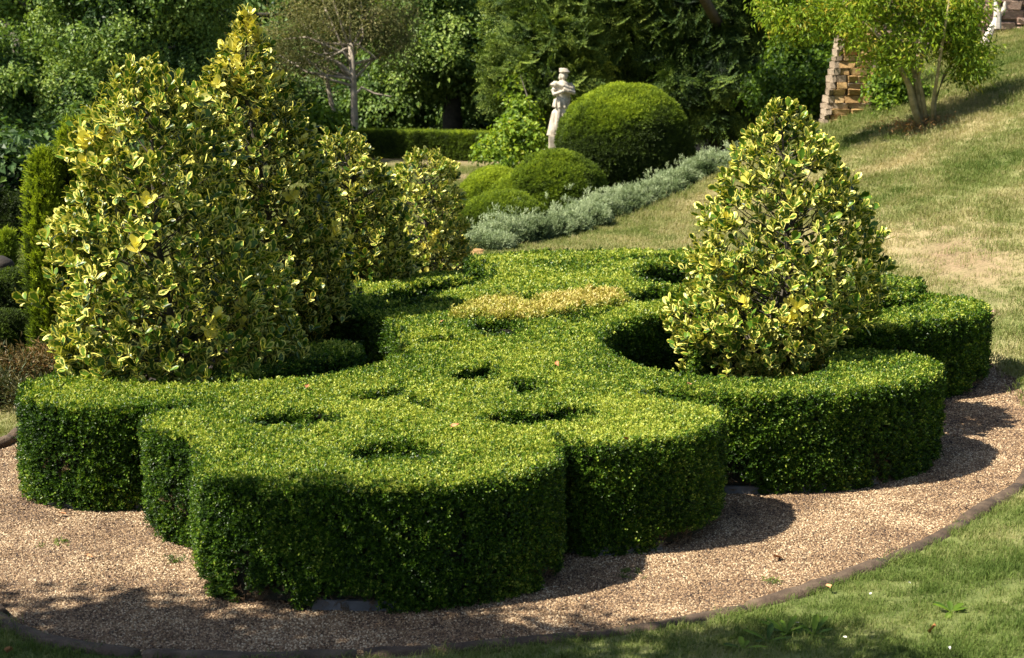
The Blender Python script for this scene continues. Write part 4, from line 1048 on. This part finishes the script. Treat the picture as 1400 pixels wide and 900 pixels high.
# ---------------------------------------------------------------- trees
def limbs(mb, p, d, L, rad, depth, r, tips, spread=.6, up=.15):
    pts = [np.array(p, float)]; rs = [rad]; d = np.array(d, float)
    for k in range(4):
        d = d + r.normal(size=3) * .13; d[2] += up * .15; d /= np.linalg.norm(d); pts.append(pts[-1] + d * L / 4); rs.append(rad * (1 - .13 * (k + 1)))
    mb.tube(pts, rs, 8 if depth > 1 else 5)
    if depth == 0: tips.append(pts[-1]); tips.append(pts[-2]); return
    for k in range(3 if depth > 1 else 3):
        i = r.integers(2, 5); a = r.uniform(0, 6.28); s = np.array([math.cos(a), math.sin(a), up + r.uniform(-.2, .4)])
        dd = d * (1 - spread) + s * spread; limbs(mb, pts[i], dd / np.linalg.norm(dd), L * r.uniform(.55, .75), rs[i] * .62, depth - 1, r, tips, spread, up)
def crown_tree(name, label, base, trunk_h, trunk_r, blobs, n_cl, per, src, scale, tint0, seed, bark='bark', cat='tree', group=None, cl_r=.55, droop=0.0, lean=(0, 0), inner=.25):
    r = np.random.default_rng(seed); base = np.array([base[0], base[1], float(ground_z(base[0], base[1])) - .1]); root = empty(name, base, label, cat, group)
    mb = MB(); tips = []
    tp = np.array([lean[0], lean[1], trunk_h]); mb.tube([(0, 0, 0), tp * .3 + r.normal(size=3) * .05, tp * .65 + r.normal(size=3) * .05, tp], [trunk_r * 1.25, trunk_r, trunk_r * .85, trunk_r * .7], 10)
    for b in blobs:
        c = np.array(b[:3]) - base
        for q in range(3):
            e = c + r.normal(size=3) * np.array(b[3:6]) * .4; s0 = tp * r.uniform(.55, 1.0); mid = (s0 + e) / 2 + r.normal(size=3) * .2
            mb.tube([s0, mid, e], [trunk_r * .45, trunk_r * .3, trunk_r * .1], 6)
    o = mb.build('trunk', M[bark], root, shade=True); o.matrix_parent_inverse = Matrix()
    P, Z, T = [], [], []
    vol = np.array([b[3] * b[5] for b in blobs]); vol /= vol.sum()
    for b, w in zip(blobs, vol):
        m = max(3, int(n_cl * w)); C, N_ = blob_surface(m, b[:3], b[3:6], r, .25, 2.2, -5, seed + b[0])
        k = r.random(len(C)) < inner; C[k] = np.array(b[:3]) + (C[k] - np.array(b[:3])) * r.uniform(.3, .85, (k.sum(), 1))
        for c, n, ins in zip(C, N_, k):
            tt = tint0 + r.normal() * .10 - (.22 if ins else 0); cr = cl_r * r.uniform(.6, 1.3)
            q = r.normal(size=(per, 3)); q /= np.linalg.norm(q, axis=1)[:, None]; q *= r.uniform(.5, 1.0, (per, 1)) ** .5
            q[:, 2] = q[:, 2] * .6 + droop * -.3 * (q[:, 0] ** 2 + q[:, 1] ** 2)
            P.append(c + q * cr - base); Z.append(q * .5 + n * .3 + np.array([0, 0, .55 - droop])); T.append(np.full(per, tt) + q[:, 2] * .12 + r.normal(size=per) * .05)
    P, Z, T = map(np.concatenate, (P, Z, T)); Z += r.normal(size=Z.shape) * .2
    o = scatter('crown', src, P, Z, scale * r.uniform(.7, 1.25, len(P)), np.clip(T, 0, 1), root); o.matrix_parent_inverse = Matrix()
    return root
def B(l, r_, top, bot, D, ry=None):
    c, rx, rz = ell(l, r_, top, bot, D); return (c[0], D, c[2], rx, ry or rx * .8, rz)
# left chestnut-like tree
D = 33
crown_tree('broadleaf_tree', 'big mid green broadleaf tree at upper left overhanging the dark shade', far(150, 300, D + 1), 3.2, .28,
    [B(60, 220, -60, 130, D), B(150, 330, -110, 60, D + 1), B(-60, 90, 40, 210, D - .6), B(60, 160, 100, 200, D - .8), B(200, 320, 40, 140, D + .5), B(-80, 60, -120, 20, D + 1), B(40, 280, -220, -60, D + 2)], 400, 24, 'broad', .74, .68, 41, cl_r=.42, droop=.35)
crown_tree('broadleaf_tree', 'dark blue green tree filling the gap behind the upper left tree', far(20, 300, 44), 4, .3, [B(-180, 120, -100, 330, 44), B(90, 330, -60, 300, 45), B(-140, 60, 150, 390, 41), B(-160, 80, 190, 420, 27), B(70, 330, 180, 330, 30)], 330, 17, 'broad', 1.35, .24, 42, cl_r=.8)
crown_tree('broadleaf_tree', 'dark tree behind the tallest yellow-edged bush, thin at the top where sky shows', far(330, 250, 52), 5, .25, [B(250, 345, 10, 240, 52), B(395, 470, -50, 60, 53), B(330, 470, 45, 250, 51)], 260, 16, 'broad', 1.2, .42, 43, cl_r=.8, inner=.35)
# thin brownish tree
D = 37.5; tb = far(482, 205, D)
root = crown_tree('bare_trunk_tree', 'thin olive brown tree with a bare pale trunk left of the long clipped hedge', tb, 3.0, .10,
    [B(455, 550, -50, 62, D + .5), B(385, 470, 5, 62, D + .6), B(335, 420, 48, 88, D + 1), B(400, 500, -120, -5, D + 1), B(515, 560, 20, 80, D + 1), B(395, 445, 70, 100, D)], 170, 15, 'brown', 1.15, .55, 44, bark='pale_bark', cl_r=.62)
mb = MB(); rr = lambda px, py, dy=0: far(px, py, D + dy) - np.array(root.location)
mb.tube([rr(480, 102), rr(466, 88), rr(450, 80), rr(424, 70)], [.06, .05, .035, .02], 6); mb.tube([rr(484, 130), rr(495, 120), rr(512, 128), rr(535, 132)], [.045, .035, .025, .012], 6); mb.tube([rr(486, 60), rr(505, 72), rr(516, 82)], [.04, .03, .015], 6)
o = mb.build('bare_branches', M['pale_bark'], root); o.matrix_parent_inverse = Matrix()
tb2 = far(462, 200, 39); root = empty('bare_trunk_tree', (tb2[0], 39, 0.2), 'leaning bare stem left of the thin olive brown tree', 'tree')
mb = MB(); rr = lambda px, py: far(px, py, 39) - np.array(root.location)
mb.tube([rr(462, 200), rr(458, 160), rr(452, 135), rr(447, 108)], [.09, .08, .065, .05], 7); mb.tube([rr(447, 108), rr(432, 102), rr(410, 96)], [.04, .03, .015], 6); mb.tube([rr(447, 108), rr(449, 85), rr(440, 60)], [.04, .025, .012], 6)
o = mb.build('trunk', M['pale_bark'], root); o.matrix_parent_inverse = Matrix()
P = np.array([rr(*p) for p in [(410, 92), (425, 98), (440, 60), (447, 85), (450, 95)] for _ in range(12)]) + rng.normal(size=(60, 3)) * .35
o = scatter('crown', 'brown', P, rng.normal(size=P.shape) + [0, 0, .5], 1.0, .75, root); o.matrix_parent_inverse = Matrix()
# green trees in the middle
D = 43
crown_tree('broadleaf_tree', 'bright green broadleaf tree in the middle behind the long clipped hedge', far(620, 250, D), 4, .28,
    [B(530, 640, -70, 60, D), B(610, 715, -80, 50, D + 1), B(560, 680, 20, 110, D - .5), B(540, 620, 60, 130, D), B(640, 730, 40, 150, D)], 330, 22, 'broad', .9, .67, 45, cl_r=.6)
crown_tree('broadleaf_tree', 'dark low tree behind the long clipped hedge, right of the pale trunk', far(560, 260, 46), 2, .2,
    [B(490, 600, 60, 200, 46), B(580, 700, 110, 200, 46), B(640, 740, 90, 200, 47), B(380, 500, 100, 215, 47)], 260, 16, 'broad', 1.1, .50, 46, cl_r=.6)
crown_tree('leafy_shrub', 'olive green shrub left of the bare pale trunk', far(440, 230, 36), .8, .06, [B(395, 475, 155, 250, 36)], 40, 14, 'limebroad', 1.6, .3, 47, cat='shrub', cl_r=.35)
crown_tree('leafy_shrub', 'bright lime green shrub left of the statue', far(715, 240, 33), .8, .05, [B(690, 738, 172, 215, 33, .6), B(700, 718, 92, 128, 35.3, .3), B(700, 722, 140, 180, 33.5, .3), B(664, 700, 192, 218, 33, .4)], 46, 13, 'limebroad', 1.25, .42, 48, cat='shrub', cl_r=.28)
loose('small_shrub', 'sparse dark green seedling on dry soil in front of the lime shrub', 'shrub', far(690, 232, 29), (.35, .3), .55, 130, 'limebroad', .8, .15, 49)
# conifers
D = 37
crown_tree('conifer', 'mid green conifer with feathery sprays right behind the statue', far(790, 260, D), 5, .3,
    [B(690, 800, 20, 150, D - 1), B(700, 840, -90, 60, D), B(745, 860, 60, 190, D + .5), B(800, 900, -60, 110, D), B(720, 780, 130, 205, D)], 340, 19, 'frond', 1.05, .55, 50, cl_r=.55, droop=.75)
crown_tree('conifer', 'dark green conifer with drooping boughs above the shaded rocks', far(990, 230, D), 5, .35,
    [B(870, 1000, -60, 110, D), B(960, 1120, -90, 90, D + .5), B(920, 1020, 60, 165, D - .8), B(1000, 1110, 60, 150, D), B(880, 960, 80, 190, D + 1), (1.7, 28.3, 6.1, 2.0, 1.3, .8)], 370, 19, 'frond', 1.1, .42, 51, cl_r=.55, droop=.8)  # last blob: unseen bough added above the view to shade the rocks
crown_tree('leafy_shrub', 'dark green leafy shrub at the top of the bank edge left of the buttress', far(1085, 160, 31), 1, .08, [B(1040, 1140, 75, 165, 31, .8), B(1080, 1150, 20, 110, 31.5, .8)], 80, 14, 'limebroad', 1.3, .06, 52, cat='shrub', cl_r=.4)
loose('rusty_plant', 'brown dying shrub against the left side of the buttress', 'plant', far(1108, 150, 27.2), (.35, .3), .9, 260, 'rust', 1.5, .6, 53, 'low rusty brown plants')
crown_tree('leafy_shrub', 'deep green leafy shrub between the buttress and the small tree', far(1205, 150, 25.2), .5, .03, [B(1200, 1255, 85, 150, 25.2, .4)], 36, 13, 'limebroad', .9, .30, 54, cat='shrub', cl_r=.22)

# small many-stemmed tree on the bank
tb = hit(1268, 176, 12); Dt = float(tb[1])
root = empty('many_stemmed_tree', tb, 'small many-stemmed tree with yellow green hanging leaves on the bank', 'tree'); r = np.random.default_rng(55)
rr = lambda px, py, dy=0: far(px, py, Dt + dy) - tb
stems = [[(1262, 178), (1250, 150, ), (1243, 118), (1230, 92), (1212, 60), (1180, 30)], [(1270, 178), (1258, 140), (1250, 100), (1247, 60), (1238, 20), (1225, -30)], [(1268, 176), (1262, 135), (1256, 105), (1262, 60), (1275, 10), (1280, -40)],
         [(1276, 178), (1278, 140), (1290, 105), (1305, 80), (1330, 50)], [(1266, 176), (1254, 150), (1247, 120), (1225, 80), (1180, 50), (1120, 45)], [(1276, 178), (1275, 145), (1282, 100), (1290, 50), (1298, 0)]]
for i, s in enumerate(stems):
    mb = MB(); dys = np.linspace(0, [-.5, .3, -.3, .4, .2, -.6][i] , len(s)); mb.tube([rr(p[0], p[1], dy) for p, dy in zip(s, dys)], list(np.linspace(.062 if i < 2 else .036, .014, len(s))), 7); o = mb.build('stem', M['mossy_bark'], root, shade=True); o.matrix_parent_inverse = Matrix()
P, Z, T = [], [], []
tb_blobs = [B(1045, 1150, 5, 62, Dt + .2, .7), B(1100, 1240, -20, 58, Dt, .9), B(1190, 1300, -50, 60, Dt, 1.0), B(1185, 1250, 45, 92, Dt - .3, .5), B(1255, 1350, 5, 90, Dt + .2, .8), B(1290, 1350, -40, 42, Dt + .3, .6), B(1120, 1230, -90, 10, Dt, .9), B(1030, 1120, -40, 25, Dt + .4, .6), B(1300, 1350, 60, 108, Dt, .4)]
for b in tb_blobs:
    C, N_ = blob_surface(int(52 * b[3] * b[5]) + 10, b[:3], b[3:6], r, .3, 2, -5, b[0]); C = np.array(b[:3]) + (C - np.array(b[:3])) * r.uniform(.3, 1.05, (len(C), 1))
    for c, n in zip(C, N_):
        q = r.normal(size=(11, 3)) * .13; P.append(c + q - tb); Z.append(n * .3 + [0, 0, .6] + r.normal(size=(11, 3)) * .3); T.append(np.full(11, .5 + r.normal() * .16) + r.normal(size=11) * .05)
P, Z, T = map(np.concatenate, (P, Z, T)); o = scatter('crown', 'lime', P, Z, r.uniform(.75, 1.2, len(P)), np.clip(T + .02, 0, 1), root); o.matrix_parent_inverse = Matrix()
P = r.normal(size=(70, 3)) * [.28, .2, .02] + [0, 0, .02]; o = scatter('suckers', 'rust', P, np.tile([0, 0, 1.0], (70, 1)) + r.normal(size=(70, 3)) * .3, 1.4, .75, root); o.matrix_parent_inverse = Matrix()

# overhanging tree beside the walk, left of and above the view, that shades the foreground
crown_tree('overhanging_tree', 'tree left of the walk whose branches shade the front hedge lobe', (-6.2, 3.4), 3.6, .2,
    [(-4.6, 4.95, 4.2, 1.0, .62, .4), (-3.4, 5.0, 4.2, .9, .58, .38), (-2.0, 4.7, 4.2, .7, .4, .3), (-5.6, 4.8, 4.6, 1.1, .9, .5), (-5.6, 3.6, 5.4, 1.4, 1.2, .7)], 78, 15, 'broad', .8, .5, 56, cl_r=.33, inner=.5)

# far wooded hillside
n = 9000; x = rng.uniform(-45, 45, n); hgt = rng.random(n); y = 66 + rng.uniform(0, 5, n) + hgt * 4
gap = ((x - (-12)) / 2.3) ** 2
zt = (ground_z(x, y)) + hgt * 11 * (.75 + .5 * vnoise(x * .3, x * 0))
keep = ~((np.abs(x / y - (-.172)) < .024) & (zt > 4.4 + 2 * vnoise(x, zt)))
x, y, zt = x[keep], y[keep], zt[keep]
wd = scatter('woodland', 'broad', np.stack([x, y, zt], 1), rng.normal(size=(len(x), 3)) + [0, -.3, .6], 3.6, np.clip(.34 + (fbm(x * .4, zt * .4) - .5) * .5, 0, 1)); wd['label'] = 'far wood seen between the trees'

# ---------------------------------------------------------------- small things on the lawn and walk
def rosette(name, label, pos, n, L, W, seed, mat='box', cat='weed', group='broad-leaved weeds in the foreground lawn'):
    r = np.random.default_rng(seed); z0 = float(ground_z(pos[0], pos[1])); root = empty(name, (pos[0], pos[1], z0), label, cat, group)
    for k in range(n):
        th = k * 2.4 + r.random(); V, F, A, E = [], [], [], []
        add_leaf(V, F, A, E, np.zeros(3), np.array([math.cos(th), math.sin(th), r.uniform(.35, 1.1)]), np.array([-math.cos(th) * .5, -math.sin(th) * .5, 1]), L * r.uniform(.6, 1.1), W * r.uniform(.8, 1.1), r.random(), .12, True, .3)
        me = mesh('leaf', V, F, True, {'v': A}); me.materials.append(M['lime']); o = bpy.data.objects.new('leaf', me); COL.objects.link(o); o.parent = root; o['tint'] = .12 + .15 * r.random()
for i, (px, py, n, L, lb) in enumerate([(1075, 868, 9, .15, 'largest broad-leaved weed by the kerb below the front gravel curve'), (1050, 880, 6, .11, 'smaller broad-leaved weed just left of the largest one'), (1015, 890, 6, .10, 'leftmost broad-leaved weed near the bottom edge'),
                                       (1300, 842, 7, .10, 'broad-leaved weed near the right edge of the lawn'), (1112, 872, 6, .12, 'broad-leaved weed just right of the largest one')]):
    q = at(px, py, .12); q = at(px, py, float(ground_z(q[0], q[1]))); rosette('weed', lb, q, n, L, .03, 800 + i)
def fallen(px, py, label, s, seed, z=None, mat='deadleaf', name='fallen_leaf', cat='leaf', group='fallen brown leaves'):
    q = at(px, py, 0 if z is None else z)
    if z is None:
        for _ in range(3): q = at(px, py, max(0, float(ground_z(q[0], q[1]))) + .03)
    r = np.random.default_rng(seed); V, F, A, E = [], [], [], []
    add_leaf(V, F, A, E, np.array([-s / 2, 0, 0]), np.array([1.0, 0, .12]), np.array([0, 0, 1.0]), s, s * .62, .5, .25, True, .2)
    o = link(name, mesh(name, V, F, True), M[mat]); o.location = q + [0, 0, .012]; o.rotation_euler = (r.normal() * .35, r.normal() * .35, r.uniform(0, 6)); tag(o, label, cat, group)
fallen(1062, 765, 'orange brown leaf lying alone on the gravel near the kerb', .075, 1, .015)
fallen(1132, 805, 'small orange leaf on the kerb edge above the weeds', .05, 2)
fallen(1275, 864, 'curled orange leaf on the lawn in the bottom right corner', .07, 3)
fallen(85, 705, 'orange leaf at the foot of the leftmost hedge lobe', .05, 4, .015)
fallen(122, 763, 'small brown leaf on the gravel in front of the left lobes', .035, 5, .015)
fallen(12, 893, 'pale orange leaf on the grass in the bottom left corner', .06, 6)
fallen(420, 531, 'brown leaf on the hedge top beside the largest bush', .05, 7, TOP + .03)
fallen(762, 500, 'pinkish brown leaf on the hedge top right of the centre pocket', .05, 8, TOP + .03)
fallen(622, 585, 'reddish brown leaf on the hedge top left of the curved pocket', .05, 9, TOP + .03)
fallen(942, 528, 'orange brown leaf on the hedge top in front of the right bush', .06, 10, TOP + .03)
fallen(603, 443, 'brown leaf on the hedge top left of the golden shrub', .05, 11, TOP + .03)
fallen(855, 603, 'brown leaf on the top of the second hedge lobe right of the front one', .05, 12, TOP + .03)
for i, (px, py, lb) in enumerate([(1243, 800, 'white petals in the lawn nearest the kerb bend'), (1190, 815, 'white petals in the lawn straight above the orange curled leaf'), (1090, 855, 'white petals among the weed leaves'), (1155, 875, 'white petals right of the weeds'), (1298, 890, 'white petals at the bottom right lawn edge')]):
    fallen(px, py, lb, .018, 30 + i, None, 'white_petal', 'fallen_petal', 'petal', 'white petals in the lawn')
# tiny green seedlings in the gravel
for i, (px, py, lb) in enumerate([(85, 745, 'green seedling in the lit gravel at left'), (1050, 798, 'green seedling in the gravel near the kerb'), (862, 790, 'green seedling in the gravel right of the front lobe'), (240, 770, 'yellow green tuft at the foot of the second left lobe')]):
    loose('seedling', lb, 'seedling', at(px, py, 0), (.035, .03), .02, 26, 'gold', .5, .1, 900 + i, 'green seedlings in the gravel')

# many small dry leaf scraps blown over the gravel and the hedge top
n = 420; x = rng.uniform(-4, 4.6, n); y = rng.uniform(6.1, 13.5, n); k = inside(KERB, x, y) & ~inside(offset(MAIN, -.05), x, y) & (rng.random(n) < .35 + .65 * (dist_poly(KERB[::3], x, y) < .25)); x, y = x[k], y[k]
o = scatter('leaf_litter', 'scrap', np.stack([x, y, np.full(len(x), .014)], 1), rng.normal(size=(len(x), 3)) * .3 + [0, 0, 1], rng.uniform(.5, 1.3, len(x)), rng.uniform(.2, .9, len(x))); o['label'] = 'small dry leaf scraps scattered over the gravel'
